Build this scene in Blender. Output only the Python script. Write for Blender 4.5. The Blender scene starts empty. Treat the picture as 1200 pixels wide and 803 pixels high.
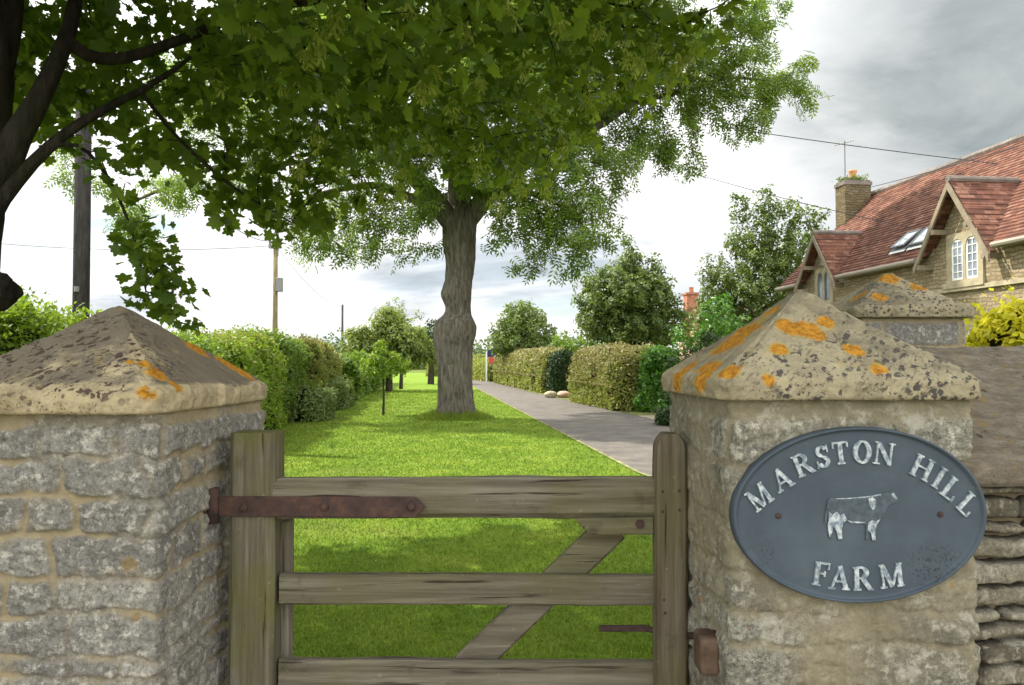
import bpy, bmesh, math, random
import numpy as np
PI = math.pi
R = math.radians
random.seed(7)
rng = np.random.default_rng(11)
scene = bpy.context.scene
COL = scene.collection

# ------------------------------------------------------------------ camera
EYE = 1.55
F = 915.0 / 1200.0
PITCH = math.atan(23.5 / 915.0)
cam_d = bpy.data.cameras.new("camera")
cam_d.sensor_width = 36.0
cam_d.lens = 36.0 * F
cam_d.clip_start = 0.05
cam_d.clip_end = 5000
cam = bpy.data.objects.new("camera", cam_d)
COL.objects.link(cam)
cam.location = (0, 0, EYE)
cam.rotation_euler = (PI / 2 + PITCH, 0, 0)
scene.camera = cam

# ------------------------------------------------------------------ light
SUN_EL, SUN_AZ = R(52), R(-68)          # azimuth from +Y towards +X
sun_dir = np.array([math.sin(SUN_AZ) * math.cos(SUN_EL), math.cos(SUN_AZ) * math.cos(SUN_EL), math.sin(SUN_EL)])
sl = bpy.data.lights.new("sun", 'SUN')
sl.energy = 5.0
sl.angle = R(0.6)
sl.color = (1.0, 0.95, 0.86)
so = bpy.data.objects.new("sun", sl)
COL.objects.link(so)
so.location = (-20, 10, 30)
import mathutils
so.rotation_euler = mathutils.Vector(sun_dir).to_track_quat('Z', 'Y').to_euler()

world = bpy.data.worlds.new("World")
scene.world = world
world.use_nodes = True
wn = world.node_tree.nodes
wl = world.node_tree.links
wn.clear()
def W(t, **k):
    n = wn.new(t)
    for a, b in k.items():
        setattr(n, a, b)
    return n
w_out = W('ShaderNodeOutputWorld')
w_bg = W('ShaderNodeBackground')
w_bg.inputs['Strength'].default_value = 0.1
sky = W('ShaderNodeTexSky', sky_type='NISHITA', sun_disc=False, sun_elevation=SUN_EL, sun_rotation=SUN_AZ)
tc = W('ShaderNodeTexCoord')
sep = W('ShaderNodeSeparateXYZ')
wl.new(tc.outputs['Generated'], sep.inputs[0])
def wm(op, a, b=None, clamp=False):
    n = W('ShaderNodeMath', operation=op, use_clamp=clamp)
    for i, v in enumerate((a, b)):
        if v is None: continue
        if isinstance(v, (int, float)): n.inputs[i].default_value = v
        else: wl.new(v, n.inputs[i])
    return n.outputs[0]
den = wm('ADD', wm('MAXIMUM', sep.outputs['Z'], 0.0), 0.16)
cx = wm('DIVIDE', sep.outputs['X'], den)
cy = wm('DIVIDE', sep.outputs['Y'], den)
comb = W('ShaderNodeCombineXYZ')
wl.new(cx, comb.inputs[0]); wl.new(cy, comb.inputs[1])
def wnoise(scale, detail, rough, off=(0, 0, 0), dist=0.0):
    mp = W('ShaderNodeMapping')
    mp.inputs['Location'].default_value = off
    wl.new(comb.outputs[0], mp.inputs[0])
    n = W('ShaderNodeTexNoise')
    n.inputs['Scale'].default_value = scale
    n.inputs['Detail'].default_value = detail
    n.inputs['Roughness'].default_value = rough
    n.inputs['Distortion'].default_value = dist
    wl.new(mp.outputs[0], n.inputs['Vector'])
    return n.outputs['Fac']
def wramp(fac, stops):
    n = W('ShaderNodeValToRGB')
    e = n.color_ramp.elements
    while len(e) < len(stops): e.new(0.5)
    for i, (p, c) in enumerate(stops):
        e[i].position = p
        e[i].color = (c[0], c[1], c[2], 1) if isinstance(c, tuple) else (c, c, c, 1)
    wl.new(fac, n.inputs[0])
    return n.outputs[0]
def wmix(fac, a, b, mode='MIX'):
    n = W('ShaderNodeMix', data_type='RGBA', blend_type=mode)
    for i, v in ((0, fac), (6, a), (7, b)):
        if isinstance(v, (int, float)): n.inputs[i].default_value = v
        elif isinstance(v, tuple): n.inputs[i].default_value = (*v, 1)
        else: wl.new(v, n.inputs[i])
    return n.outputs[2]
# cloud cover: mostly white, bluish grey undersides, small blue gaps, one heavy grey bank to the right
n_body = wnoise(0.75, 7, 0.58, (3.2, 1.1, 0), 0.4)
n_fine = wnoise(2.3, 6, 0.6, (0.3, 4.1, 0), 0.3)
body = wramp(n_body, [(0.34, (0.56, 0.63, 0.69)), (0.42, (0.82, 0.86, 0.89)), (0.48, (1.02, 1.02, 1.02)), (0.8, (1.15, 1.14, 1.12))])
fine = wramp(n_fine, [(0.3, 0.82), (0.55, 1.05)])
cloud = wmix(1.0, body, fine, 'MULTIPLY')
# added fill light: cloud brightened high up and behind the viewer, dimmer ahead
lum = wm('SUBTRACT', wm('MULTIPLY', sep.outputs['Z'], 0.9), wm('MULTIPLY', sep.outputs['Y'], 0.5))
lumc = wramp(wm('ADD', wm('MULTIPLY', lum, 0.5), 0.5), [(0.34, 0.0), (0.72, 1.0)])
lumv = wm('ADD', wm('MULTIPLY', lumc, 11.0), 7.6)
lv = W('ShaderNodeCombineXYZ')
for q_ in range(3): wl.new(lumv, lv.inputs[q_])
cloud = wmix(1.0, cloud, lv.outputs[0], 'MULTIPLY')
vd = W('ShaderNodeVectorMath', operation='DOT_PRODUCT')
wl.new(tc.outputs['Generated'], vd.inputs[0])
dv = np.array([0.78, 1.0, 0.46]); dv /= np.linalg.norm(dv)
vd.inputs[1].default_value = tuple(dv)
bank = wm('ADD', vd.outputs['Value'], wm('MULTIPLY', wm('SUBTRACT', n_body, 0.5), 0.07))
bank = wm('ADD', bank, wm('MULTIPLY', wm('SUBTRACT', n_fine, 0.5), 0.05))
bankf = wramp(bank, [(0.925, 0.0), (0.985, 1.0)])
bankc = wramp(wnoise(1.7, 7, 0.62, (1.3, 8.1, 0), 0.5), [(0.35, (2.3, 2.65, 2.75)), (0.65, (3.9, 4.15, 4.15))])
cloud = wmix(bankf, cloud, bankc)
gap = wramp(wnoise(0.9, 6, 0.55, (7.7, 2.9, 0), 0.2), [(0.60, 0.0), (0.68, 0.75)])
skyc = wmix(1.0, sky.outputs[0], (1.15, 1.15, 1.15), 'MULTIPLY')
final = wmix(gap, cloud, skyc)
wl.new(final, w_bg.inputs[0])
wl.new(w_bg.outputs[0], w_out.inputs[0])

scene.view_settings.view_transform = 'Standard'
scene.view_settings.look = 'None'
scene.view_settings.exposure = 0.64
scene.view_settings.gamma = 1
scene.view_settings.use_curve_mapping = False
cy_ = scene.cycles
cy_.max_bounces = 6
cy_.diffuse_bounces = 3
cy_.glossy_bounces = 2
cy_.transmission_bounces = 4
cy_.transparent_max_bounces = 4
cy_.use_adaptive_sampling = True
cy_.adaptive_threshold = 0.02
try:
    cy_.use_denoising = True
    cy_.denoiser = 'OPENIMAGEDENOISE'
except Exception:
    pass

# ------------------------------------------------------------------ helpers
def P(px, py, Y):
    """world point seen at pixel px,py of the 1200 wide photograph, at distance Y"""
    x = (px - 600) / 915.0
    z = (401.5 - py) / 915.0
    yw = math.cos(PITCH) - z * math.sin(PITCH)
    zw = math.sin(PITCH) + z * math.cos(PITCH)
    return np.array([x / yw * Y, Y, EYE + zw / yw * Y])

def hsh(ix, iy, iz, seed):
    h = (ix.astype(np.uint32) * np.uint32(374761393) + iy.astype(np.uint32) * np.uint32(668265263)
         + iz.astype(np.uint32) * np.uint32(2147483647) + np.uint32((seed * 1274126177) & 0xffffffff))
    h = (h ^ (h >> np.uint32(13))) * np.uint32(1274126177)
    h = (h ^ (h >> np.uint32(16))) * np.uint32(2246822519)
    h = h ^ (h >> np.uint32(15))
    return h.astype(np.float64) / 4294967295.0
def vnoise(p, seed=0):
    p = np.asarray(p, float)
    ip = np.floor(p).astype(np.int64) + 100000
    f = p - np.floor(p)
    u = f * f * (3 - 2 * f)
    r = 0
    for dx in (0, 1):
        wx = u[:, 0] if dx else 1 - u[:, 0]
        for dy in (0, 1):
            wy = u[:, 1] if dy else 1 - u[:, 1]
            for dz in (0, 1):
                wz = u[:, 2] if dz else 1 - u[:, 2]
                r = r + wx * wy * wz * hsh(ip[:, 0] + dx, ip[:, 1] + dy, ip[:, 2] + dz, seed)
    return r
def fbm(p, octaves=4, seed=0, gain=0.5):
    p = np.asarray(p, float)
    a, s, t = 1.0, 0.0, 0.0
    for o in range(octaves):
        s = s + a * (vnoise(p * (2 ** o) + o * 17.3, seed + o) - 0.5)
        t += a
        a *= gain
    return s / t * 2      # about -1..1
def sstep(a, b, x):
    t = np.clip((x - a) / (b - a), 0, 1)
    return t * t * (3 - 2 * t)

def tag(o, label=None, cat=None, group=None, kind=None):
    if label: o['label'] = label
    if cat: o['category'] = cat
    if group: o['group'] = group
    if kind: o['kind'] = kind
    return o
def thing(name, label, cat, loc=(0, 0, 0), group=None):
    o = bpy.data.objects.new(name, None)
    o.empty_display_size = 0.2
    COL.objects.link(o)
    o.location = [float(v) for v in loc]
    return tag(o, label, cat, group)
def origin_of(parent):
    v = np.zeros(3)
    while parent is not None:
        v = v + np.array(parent.location)
        parent = parent.parent
    return v
def link(name, me, mat, parent):
    ob = bpy.data.objects.new(name, me)
    COL.objects.link(ob)
    if mat is not None: me.materials.append(mat)
    if parent is not None: ob.parent = parent
    return ob
def mesh_np(name, V, Fc, mat, parent=None, attrs=None, smooth=False, uv=None, origin=None):
    """V (n,3) world, Fc (m,k) faces or list of such arrays"""
    V = np.asarray(V, float)
    o = origin_of(parent) if parent is not None else (np.array(origin, float) if origin is not None else np.zeros(3))
    V = V - o
    if not isinstance(Fc, list) or isinstance(Fc[0], tuple): Fc = [np.asarray(Fc)]
    Fc = [np.asarray(f, np.int32) for f in Fc if len(f)]
    me = bpy.data.meshes.new(name)
    me.vertices.add(len(V))
    me.vertices.foreach_set('co', V.astype(np.float32).ravel())
    nl = sum(f.size for f in Fc); npol = sum(len(f) for f in Fc)
    me.loops.add(nl)
    me.polygons.add(npol)
    me.loops.foreach_set('vertex_index', np.concatenate([f.ravel() for f in Fc]))
    st = []; c = 0
    for f in Fc:
        st.append(np.arange(len(f)) * f.shape[1] + c); c += f.size
    me.polygons.foreach_set('loop_start', np.concatenate(st).astype(np.int32))
    me.update(calc_edges=True)
    if smooth: me.polygons.foreach_set('use_smooth', np.ones(npol, bool))
    if attrs:
        for k, a in attrs.items():
            at = me.attributes.new(k, 'FLOAT', 'POINT')
            at.data.foreach_set('value', np.asarray(a, np.float32))
    if uv is not None:
        l = me.uv_layers.new(name='UVMap')
        l.data.foreach_set('uv', np.asarray(uv, np.float32)[np.concatenate([f.ravel() for f in Fc])].ravel())
    ob = link(name, me, mat, parent)
    if parent is None and origin is not None: ob.location = [float(x) for x in origin]
    return ob

class MB:
    """collects shapes, links them as one mesh"""
    def __init__(s): s.v = []; s.f = []; s.uv = []
    def add(s, vs, fs, uvs=None):
        b = len(s.v)
        s.v += [tuple(float(c) for c in v) for v in vs]
        s.f += [tuple(b + i for i in f) for f in fs]
        s.uv += list(uvs) if uvs is not None else [(0, 0)] * len(vs)
    def box(s, lo, hi, fr=None):
        vs = [(x, y, z) for z in (lo[2], hi[2]) for y in (lo[1], hi[1]) for x in (lo[0], hi[0])]
        if fr: vs = [fr(*v) for v in vs]
        s.add(vs, [(0, 2, 3, 1), (4, 5, 7, 6), (0, 1, 5, 4), (2, 6, 7, 3), (0, 4, 6, 2), (1, 3, 7, 5)])
    def prism(s, poly, off):
        """poly: list of 3d points, extruded by vector off"""
        n = len(poly); off = np.array(off, float)
        vs = [np.array(p, float) for p in poly] + [np.array(p, float) + off for p in poly]
        fs = [tuple(range(n))[::-1], tuple(range(n, 2 * n))] + [(i, (i + 1) % n, n + (i + 1) % n, n + i) for i in range(n)]
        s.add(vs, fs)
    def tube(s, pts, rad, k=8, caps=True):
        pts = [np.array(p, float) for p in pts]
        if isinstance(rad, (int, float)): rad = [rad] * len(pts)
        b = len(s.v); n = None
        for i, p in enumerate(pts):
            t = pts[min(i + 1, len(pts) - 1)] - pts[max(i - 1, 0)]
            t = t / (np.linalg.norm(t) + 1e-9)
            if n is None:
                n = np.cross(t, (0, 0, 1) if abs(t[2]) < .9 else (1, 0, 0))
            n = n - t * np.dot(n, t); n = n / (np.linalg.norm(n) + 1e-9)
            bb = np.cross(t, n)
            for j in range(k):
                a = 2 * PI * j / k
                s.v.append(tuple(p + rad[i] * (math.cos(a) * n + math.sin(a) * bb))); s.uv.append((0, 0))
        for i in range(len(pts) - 1):
            for j in range(k):
                s.f.append((b + i * k + j, b + i * k + (j + 1) % k, b + (i + 1) * k + (j + 1) % k, b + (i + 1) * k + j))
        if caps:
            s.f.append(tuple(b + j for j in range(k))[::-1])
            s.f.append(tuple(b + (len(pts) - 1) * k + j for j in range(k)))
    def build(s, name, mat, parent=None, smooth=False, bevel=0.0, origin=None):
        o = origin_of(parent) if parent is not None else (np.array(origin, float) if origin is not None else np.zeros(3))
        me = bpy.data.meshes.new(name)
        me.from_pydata([tuple(np.array(v) - o) for v in s.v], [], s.f)
        l = me.uv_layers.new(name='UVMap')
        idx = np.zeros(len(me.loops), np.int32); me.loops.foreach_get('vertex_index', idx)
        l.data.foreach_set('uv', np.array(s.uv, np.float32)[idx].ravel())
        bm = bmesh.new(); bm.from_mesh(me)
        bmesh.ops.recalc_face_normals(bm, faces=bm.faces)
        if bevel > 0:
            bmesh.ops.bevel(bm, geom=[e for e in bm.edges if e.calc_face_angle(0) > 0.5], offset=bevel, segments=2, affect='EDGES', profile=0.5)
        bm.to_mesh(me); bm.free()
        if smooth:
            me.polygons.foreach_set('use_smooth', np.ones(len(me.polygons), bool))
        ob = link(name, me, mat, parent)
        if parent is None and origin is not None: ob.location = [float(x) for x in origin]
        return ob

# ------------------------------------------------------------------ materials
class M_:
    def __init__(s, name, rough=0.9, spec=0.2):
        s.m = bpy.data.materials.new(name); s.m.use_nodes = True
        s.t = s.m.node_tree; s.n = s.t.nodes; s.n.clear()
        s.out = s.n.new('ShaderNodeOutputMaterial')
        s.b = s.n.new('ShaderNodeBsdfPrincipled')
        s.b.inputs['Roughness'].default_value = rough
        s.b.inputs['Specular IOR Level'].default_value = spec
        s.t.links.new(s.b.outputs[0], s.out.inputs[0])
        s._tc = None
    def tc(s, which='Object'):
        if s._tc is None: s._tc = s.n.new('ShaderNodeTexCoord')
        return s._tc.outputs[which]
    def _set(s, inp, v):
        if isinstance(v, (int, float)): inp.default_value = v
        elif isinstance(v, (tuple, list)): inp.default_value = (*v, 1) if len(v) == 3 and len(inp.default_value) == 4 else v
        else: s.t.links.new(v, inp)
    def map(s, scale=(1, 1, 1), rot=(0, 0, 0), loc=(0, 0, 0), vec=None):
        n = s.n.new('ShaderNodeMapping')
        n.inputs['Scale'].default_value = scale; n.inputs['Rotation'].default_value = rot; n.inputs['Location'].default_value = loc
        s.t.links.new(vec if vec is not None else s.tc(), n.inputs[0])
        return n.outputs[0]
    def noise(s, scale, detail=4, rough=0.55, vec=None, dist=0.0):
        n = s.n.new('ShaderNodeTexNoise')
        n.inputs['Scale'].default_value = scale; n.inputs['Detail'].default_value = detail
        n.inputs['Roughness'].default_value = rough; n.inputs['Distortion'].default_value = dist
        s.t.links.new(vec if vec is not None else s.tc(), n.inputs['Vector'])
        return n.outputs['Fac']
    def voro(s, scale, vec=None, out='Distance', rnd=1.0):
        n = s.n.new('ShaderNodeTexVoronoi')
        n.inputs['Scale'].default_value = scale; n.inputs['Randomness'].default_value = rnd
        s.t.links.new(vec if vec is not None else s.tc(), n.inputs['Vector'])
        return n.outputs[out]
    def ramp(s, fac, stops):
        n = s.n.new('ShaderNodeValToRGB'); e = n.color_ramp.elements
        while len(e) < len(stops): e.new(0.5)
        for i, (p, c) in enumerate(stops):
            e[i].position = p
            e[i].color = (*c, 1) if isinstance(c, tuple) else (c, c, c, 1)
        s.t.links.new(fac, n.inputs[0])
        return n.outputs[0]
    def mix(s, fac, a, b, mode='MIX'):
        n = s.n.new('ShaderNodeMix'); n.data_type = 'RGBA'; n.blend_type = mode
        s._set(n.inputs[0], fac); s._set(n.inputs[6], a); s._set(n.inputs[7], b)
        return n.outputs[2]
    def math(s, op, a, b=0.0, clamp=False):
        n = s.n.new('ShaderNodeMath'); n.operation = op; n.use_clamp = clamp
        s._set(n.inputs[0], a); s._set(n.inputs[1], b)
        return n.outputs[0]
    def attr(s, name):
        n = s.n.new('ShaderNodeAttribute'); n.attribute_name = name
        return n.outputs['Fac']
    def bump(s, h, strength=0.4, dist=0.01):
        n = s.n.new('ShaderNodeBump'); n.inputs['Strength'].default_value = strength; n.inputs['Distance'].default_value = dist
        s.t.links.new(h, n.inputs['Height']); s.t.links.new(n.outputs[0], s.b.inputs['Normal'])
    def col(s, c):
        s._set(s.b.inputs['Base Color'], c); return s
    def brick(s, vec, scale, w, h, mortar, c1, c2, cm, off=0.5, bias=0.0):
        n = s.n.new('ShaderNodeTexBrick')
        n.inputs['Scale'].default_value = scale; n.inputs['Brick Width'].default_value = w; n.inputs['Row Height'].default_value = h
        n.inputs['Mortar Size'].default_value = mortar; n.inputs['Bias'].default_value = bias
        n.offset = off
        s._set(n.inputs['Color1'], c1); s._set(n.inputs['Color2'], c2); s._set(n.inputs['Mortar'], cm)
        s.t.links.new(vec, n.inputs['Vector'])
        return n

def plain(name, c, rough=0.7, spec=0.3, var=0.25, scale=6):
    m = M_(name, rough, spec)
    n = m.noise(scale, 5, 0.6)
    d = tuple(max(0, x * (1 - var)) for x in c); l = tuple(min(1, x * (1 + var)) for x in c)
    m.col(m.ramp(n, [(0.3, d), (0.7, l)]))
    m.bump(m.noise(scale * 6, 4, 0.6), 0.2, 0.01)
    return m.m

def leaf_mat(name, dark, mid, light, trans=0.45, tcol=None, rough=0.5, spec=0.35):
    m = M_(name, rough, spec)
    r = m.attr('rnd')
    big = m.noise(0.9, 3, 0.6)
    f = m.math('ADD', m.math('MULTIPLY', r, 0.65), m.math('MULTIPLY', big, 0.45))
    c = m.ramp(f, [(0.15, dark), (0.55, mid), (0.95, light)])
    m.col(c)
    tr = m.n.new('ShaderNodeBsdfTranslucent')
    tc_ = tcol or tuple(min(1, v * k) for v, k in zip(mid, (2.4, 2.2, 1.2)))
    m._set(tr.inputs[0], m.mix(0.5, c, tc_))
    ms = m.n.new('ShaderNodeMixShader'); ms.inputs[0].default_value = trans
    m.t.links.new(m.b.outputs[0], ms.inputs[1]); m.t.links.new(tr.outputs[0], ms.inputs[2])
    m.t.links.new(ms.outputs[0], m.out.inputs[0])
    return m.m

def bark_mat(name, a, b, c, moss=None):
    m = M_(name, 0.95, 0.1)
    v = m.map((9, 9, 1.6))
    n1 = m.noise(1.6, 6, 0.65, v, 0.6)
    cc = m.ramp(n1, [(0.3, a), (0.5, b), (0.72, c)])
    if moss:
        cc = m.mix(m.ramp(m.noise(2.2, 4, 0.6), [(0.55, 0.0), (0.68, 0.6)]), cc, moss)
    m.col(cc)
    m.bump(m.noise(2.2, 8, 0.8, v, 1.2), 1.0, 0.09)
    return m.m

def stone_mat(name, pal, mortar, lich=None, dark=None, speck=0.5, spots=None):
    """pal: three stone tones; mesh attributes mortar 0..1, tone 0..1, rnd noise"""
    m = M_(name, 0.95, 0.12)
    t = m.attr('tone')
    base = m.ramp(t, [(0.0, pal[0]), (0.5, pal[1]), (1.0, pal[2])])
    fine = m.noise(55, 6, 0.75)
    base = m.mix(m.ramp(fine, [(0.38, speck), (0.55, 0.0)]), base, tuple(x * 0.45 for x in pal[0]))
    base = m.mix(m.ramp(m.noise(38, 5, 0.7, m.map(loc=(3, 1, 2))), [(0.52, 0.0), (0.66, speck * 1.1)]), base, tuple(min(1, x * 1.7) for x in pal[2]))
    base = m.mix(m.ramp(m.noise(170, 5, 0.85, m.map(loc=(1, 9, 4))), [(0.36, speck), (0.50, 0.0)]), base, tuple(x * 0.35 for x in pal[0]))
    if dark:
        base = m.mix(m.ramp(m.noise(7, 5, 0.7), [(0.5, 0.0), (0.64, 0.65)]), base, dark)
    mo = m.mix(m.ramp(m.noise(30, 5, 0.7), [(0.35, 0.0), (0.7, 1.0)]), tuple(x * 0.8 for x in mortar), tuple(min(1, x * 1.1) for x in mortar))
    c = m.mix(m.attr('mortar'), base, mo)
    if lich:
        c = m.mix(m.ramp(m.noise(11, 5, 0.75, m.map(loc=(7, 5, 1))), [(0.55, 0.0), (0.63, 0.7)]), c, lich)
    if spots:
        f = m.ramp(m.math('ADD', m.attr('lichen'), m.math('MULTIPLY', m.noise(28, 5, 0.75), 0.9)), [(0.78, 0.0), (0.88, 1.0)])
        c = m.mix(f, c, spots)
    m.col(c)
    m.bump(m.noise(60, 7, 0.85), 1.0, 0.012)
    return m.m

def cap_mat(name, base, grey, pit, orange_amt=1.0, vig=1.0, grey_th=0.5):
    m = M_(name, 0.95, 0.1)
    big = m.noise(5.5, 6, 0.7)
    c = m.ramp(m.noise(14, 6, 0.75), [(0.3, tuple(x * 0.72 for x in base)), (0.5, base), (0.75, tuple(min(1, x * 1.35) for x in base))])
    g = m.ramp(m.math('ADD', m.math('MULTIPLY', m.attr('grime'), 0.5), m.math('MULTIPLY', m.noise(9, 6, 0.75), 0.6)), [(grey_th, 0.0), (grey_th + 0.09, 0.85)])
    c = m.mix(g, c, grey)
    # dark pitted lichen spots
    dvn = m.n.new('ShaderNodeVectorMath'); dvn.operation = 'ADD'
    cmb = m.n.new('ShaderNodeCombineXYZ'); wv = m.math('MULTIPLY', m.math('SUBTRACT', m.noise(40, 4, 0.7), 0.5), 0.05)
    for q_ in range(3): m._set(cmb.inputs[q_], wv)
    m.t.links.new(m.tc(), dvn.inputs[0]); m.t.links.new(cmb.outputs[0], dvn.inputs[1])
    vo = m.voro(44, dvn.outputs[0])
    sp = m.math('MULTIPLY', m.ramp(m.math('ADD', vo, m.math('MULTIPLY', m.math('SUBTRACT', m.noise(17, 4, 0.7), 0.5), 0.7)), [(0.27, 1.0), (0.36, 0.0)]), m.ramp(m.math('ADD', m.attr('pits'), m.math('MULTIPLY', m.noise(6, 4, 0.65), 0.9)), [(0.55, 0.0), (0.85, 1.0)]))
    sp2 = m.math('MULTIPLY', m.ramp(m.voro(90, dvn.outputs[0]), [(0.2, 1.0), (0.32, 0.0)]), m.ramp(m.noise(8, 4, 0.65, m.map(loc=(4, 4, 4))), [(0.48, 0.0), (0.6, 0.9)]))
    sp = m.math('MAXIMUM', sp, sp2)
    c = m.mix(sp, c, pit)
    c = m.mix(m.ramp(m.noise(21, 7, 0.8, m.map(loc=(6, 1, 7))), [(0.53, 0.0), (0.66, 0.6)]), c, tuple(x * 0.45 for x in base))
    # yellow dusting then orange lichen
    yl = m.ramp(m.math('ADD', m.math('MULTIPLY', m.attr('lichen'), 0.42), m.noise(13, 6, 0.75, m.map(loc=(1, 8, 3)))), [(0.58, 0.0), (0.74, 0.75 * orange_amt)])
    c = m.mix(yl, c, (0.42, 0.29, 0.06))
    o = m.ramp(m.math('ADD', m.math('MULTIPLY', m.attr('lichen'), 0.62), m.noise(26, 7, 0.82)), [(0.70, 0.0), (0.80, 1.0)])
    oc = m.ramp(m.noise(60, 4, 0.7), [(0.38, (0.30, 0.13, 0.02)), (0.6, (0.52, 0.25, 0.03))])
    c = m.mix(o, c, oc)
    m.col(c)
    hh = m.math('SUBTRACT', m.noise(70, 6, 0.75), m.math('MULTIPLY', sp, 0.5))
    m.bump(hh, 0.8, 0.010)
    return m.m

def wood_mat(name, axis, green=0.5, tint=(1, 1, 1)):
    m = M_(name, 0.88, 0.15)
    sc = {'x': (1.2, 30, 30), 'z': (30, 30, 1.2)}[axis[0]]
    v = m.map(sc, rot=(0, axis[1], 0)) if len(axis) > 1 else m.map(sc)
    g = m.noise(1.5, 6, 0.7, v, 0.3)
    def t(c): return tuple(a * b for a, b in zip(c, tint))
    c = m.ramp(g, [(0.3, t((0.058, 0.048, 0.034))), (0.5, t((0.118, 0.102, 0.074))), (0.7, t((0.19, 0.172, 0.132)))])
    c = m.mix(m.ramp(m.noise(2.5, 4, 0.6), [(0.45, 0.0), (0.62, green)]), c, (0.10, 0.10, 0.022))
    c = m.mix(m.ramp(m.noise(5, 5, 0.65, m.map(loc=(2, 6, 1))), [(0.60, 0.0), (0.7, 0.7)]), c, (0.045, 0.036, 0.025))
    crack = m.ramp(m.noise(1.1, 3, 0.5, m.map(tuple(k * 2.2 for k in sc), rot=(0, axis[1], 0)) if len(axis) > 1 else m.map(tuple(k * 2.2 for k in sc))), [(0.30, 0.85), (0.36, 0.0)])
    c = m.mix(crack, c, (0.025, 0.018, 0.012))
    c = m.mix(m.ramp(m.noise(40, 4, 0.7), [(0.66, 0.0), (0.72, 0.4)]), c, (0.27, 0.255, 0.20))
    m.col(c)
    m.bump(m.math('SUBTRACT', g, crack), 0.6, 0.004)
    return m.m

MAT = {}
MAT['wood_h'] = wood_mat('weathered_wood_along', ('x',), 0.35)
MAT['wood_v'] = wood_mat('weathered_wood_upright', ('z',), 0.75)
MAT['wood_v2'] = wood_mat('weathered_wood_upright_brown', ('z',), 0.25, (0.95, 0.9, 0.85))
MAT['wood_d'] = wood_mat('weathered_wood_brace', ('x', R(-38)), 0.35)
def rust():
    m = M_('rusty_iron', 0.85, 0.3)
    n = m.noise(18, 6, 0.7)
    m.col(m.ramp(n, [(0.3, (0.028, 0.018, 0.017)), (0.5, (0.06, 0.036, 0.031)), (0.72, (0.115, 0.056, 0.035))]))
    m.b.inputs['Metallic'].default_value = 0.2
    m.bump(m.noise(90, 5, 0.7), 0.5, 0.003)
    return m.m
MAT['rust'] = rust()
MAT['stone_l'] = stone_mat('grey_rubble_stone', ((0.27, 0.255, 0.23), (0.35, 0.335, 0.295), (0.43, 0.405, 0.35)), (0.42, 0.345, 0.215), speck=0.75, spots=(0.30, 0.22, 0.11))
MAT['stone_r'] = stone_mat('buff_rubble_stone', ((0.22, 0.21, 0.17), (0.33, 0.31, 0.25), (0.43, 0.41, 0.335)), (0.36, 0.31, 0.20), lich=(0.52, 0.49, 0.40), dark=(0.12, 0.11, 0.08), speck=0.85, spots=(0.50, 0.22, 0.03))
MAT['stone_w'] = stone_mat('drystone_rubble', ((0.15, 0.13, 0.095), (0.25, 0.22, 0.16), (0.36, 0.33, 0.25)), (0.03, 0.026, 0.02), lich=(0.45, 0.43, 0.34), speck=0.55)
MAT['cap_l'] = cap_mat('weathered_cap_stone_grey', (0.40, 0.33, 0.205), (0.14, 0.12, 0.095), (0.08, 0.055, 0.045), 0.6, grey_th=0.52)
MAT['cap_r'] = cap_mat('weathered_cap_stone_buff', (0.335, 0.29, 0.19), (0.19, 0.165, 0.115), (0.085, 0.075, 0.07), 1.0, grey_th=0.66)
def coping():
    m = M_('wall_coping_stone', 0.95, 0.1)
    v = m.map((5, 12, 12))
    c = m.ramp(m.noise(3, 8, 0.85, v), [(0.3, (0.13, 0.105, 0.08)), (0.5, (0.26, 0.22, 0.165)), (0.68, (0.42, 0.375, 0.30))])
    c = m.mix(m.ramp(m.noise(14, 6, 0.8), [(0.56, 0.0), (0.66, 0.8)]), c, (0.36, 0.25, 0.08))
    c = m.mix(m.ramp(m.noise(26, 5, 0.75, m.map(loc=(5, 2, 2))), [(0.60, 0.0), (0.66, 0.8)]), c, (0.06, 0.05, 0.045))
    m.col(c); m.bump(m.noise(9, 9, 0.85, m.map((1.5, 3, 3))), 1.0, 0.025)
    return m.m
MAT['coping'] = coping()
def plate_mat():
    m = M_('painted_slate_blue_metal', 0.62, 0.35)
    c = m.ramp(m.noise(7, 6, 0.65), [(0.3, (0.034, 0.048, 0.063)), (0.7, (0.052, 0.070, 0.088))])
    # corroded black specks to the lower right
    sp = m.math('MULTIPLY', m.ramp(m.noise(150, 3, 0.6), [(0.56, 0.0), (0.60, 1.0)]), m.math('ADD', m.attr('speck'), 0.0))
    c = m.mix(sp, c, (0.02, 0.022, 0.026))
    c = m.mix(m.ramp(m.noise(46, 5, 0.75, m.map(loc=(4, 4, 9))), [(0.67, 0.0), (0.72, 0.6)]), c, (0.22, 0.13, 0.08))
    c = m.mix(m.ramp(m.noise(3.2, 4, 0.6, m.map((1, 1, 2.5))), [(0.5, 0.0), (0.8, 0.25)]), c, (0.12, 0.15, 0.175))
    m.col(c); m.bump(m.noise(60, 5, 0.7), 0.25, 0.003)
    return m.m
MAT['plate'] = plate_mat()
def letter_mat():
    m = M_('worn_pale_letter_paint', 0.7, 0.3)
    c = m.ramp(m.noise(75, 4, 0.65), [(0.40, (0.13, 0.165, 0.20)), (0.52, (0.30, 0.34, 0.36)), (0.64, (0.46, 0.49, 0.49))])
    c = m.mix(m.ramp(m.noise(34, 4, 0.7, m.map(loc=(9, 2, 2))), [(0.64, 0.0), (0.7, 0.6)]), c, (0.34, 0.24, 0.15))
    m.col(c)
    return m.m
MAT['letter'] = letter_mat()
MAT['relief_white'] = letter_mat()
MAT['relief'] = plain('relief_paint', (0.052, 0.068, 0.083), 0.6, 0.35, 0.45, 60)
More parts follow.
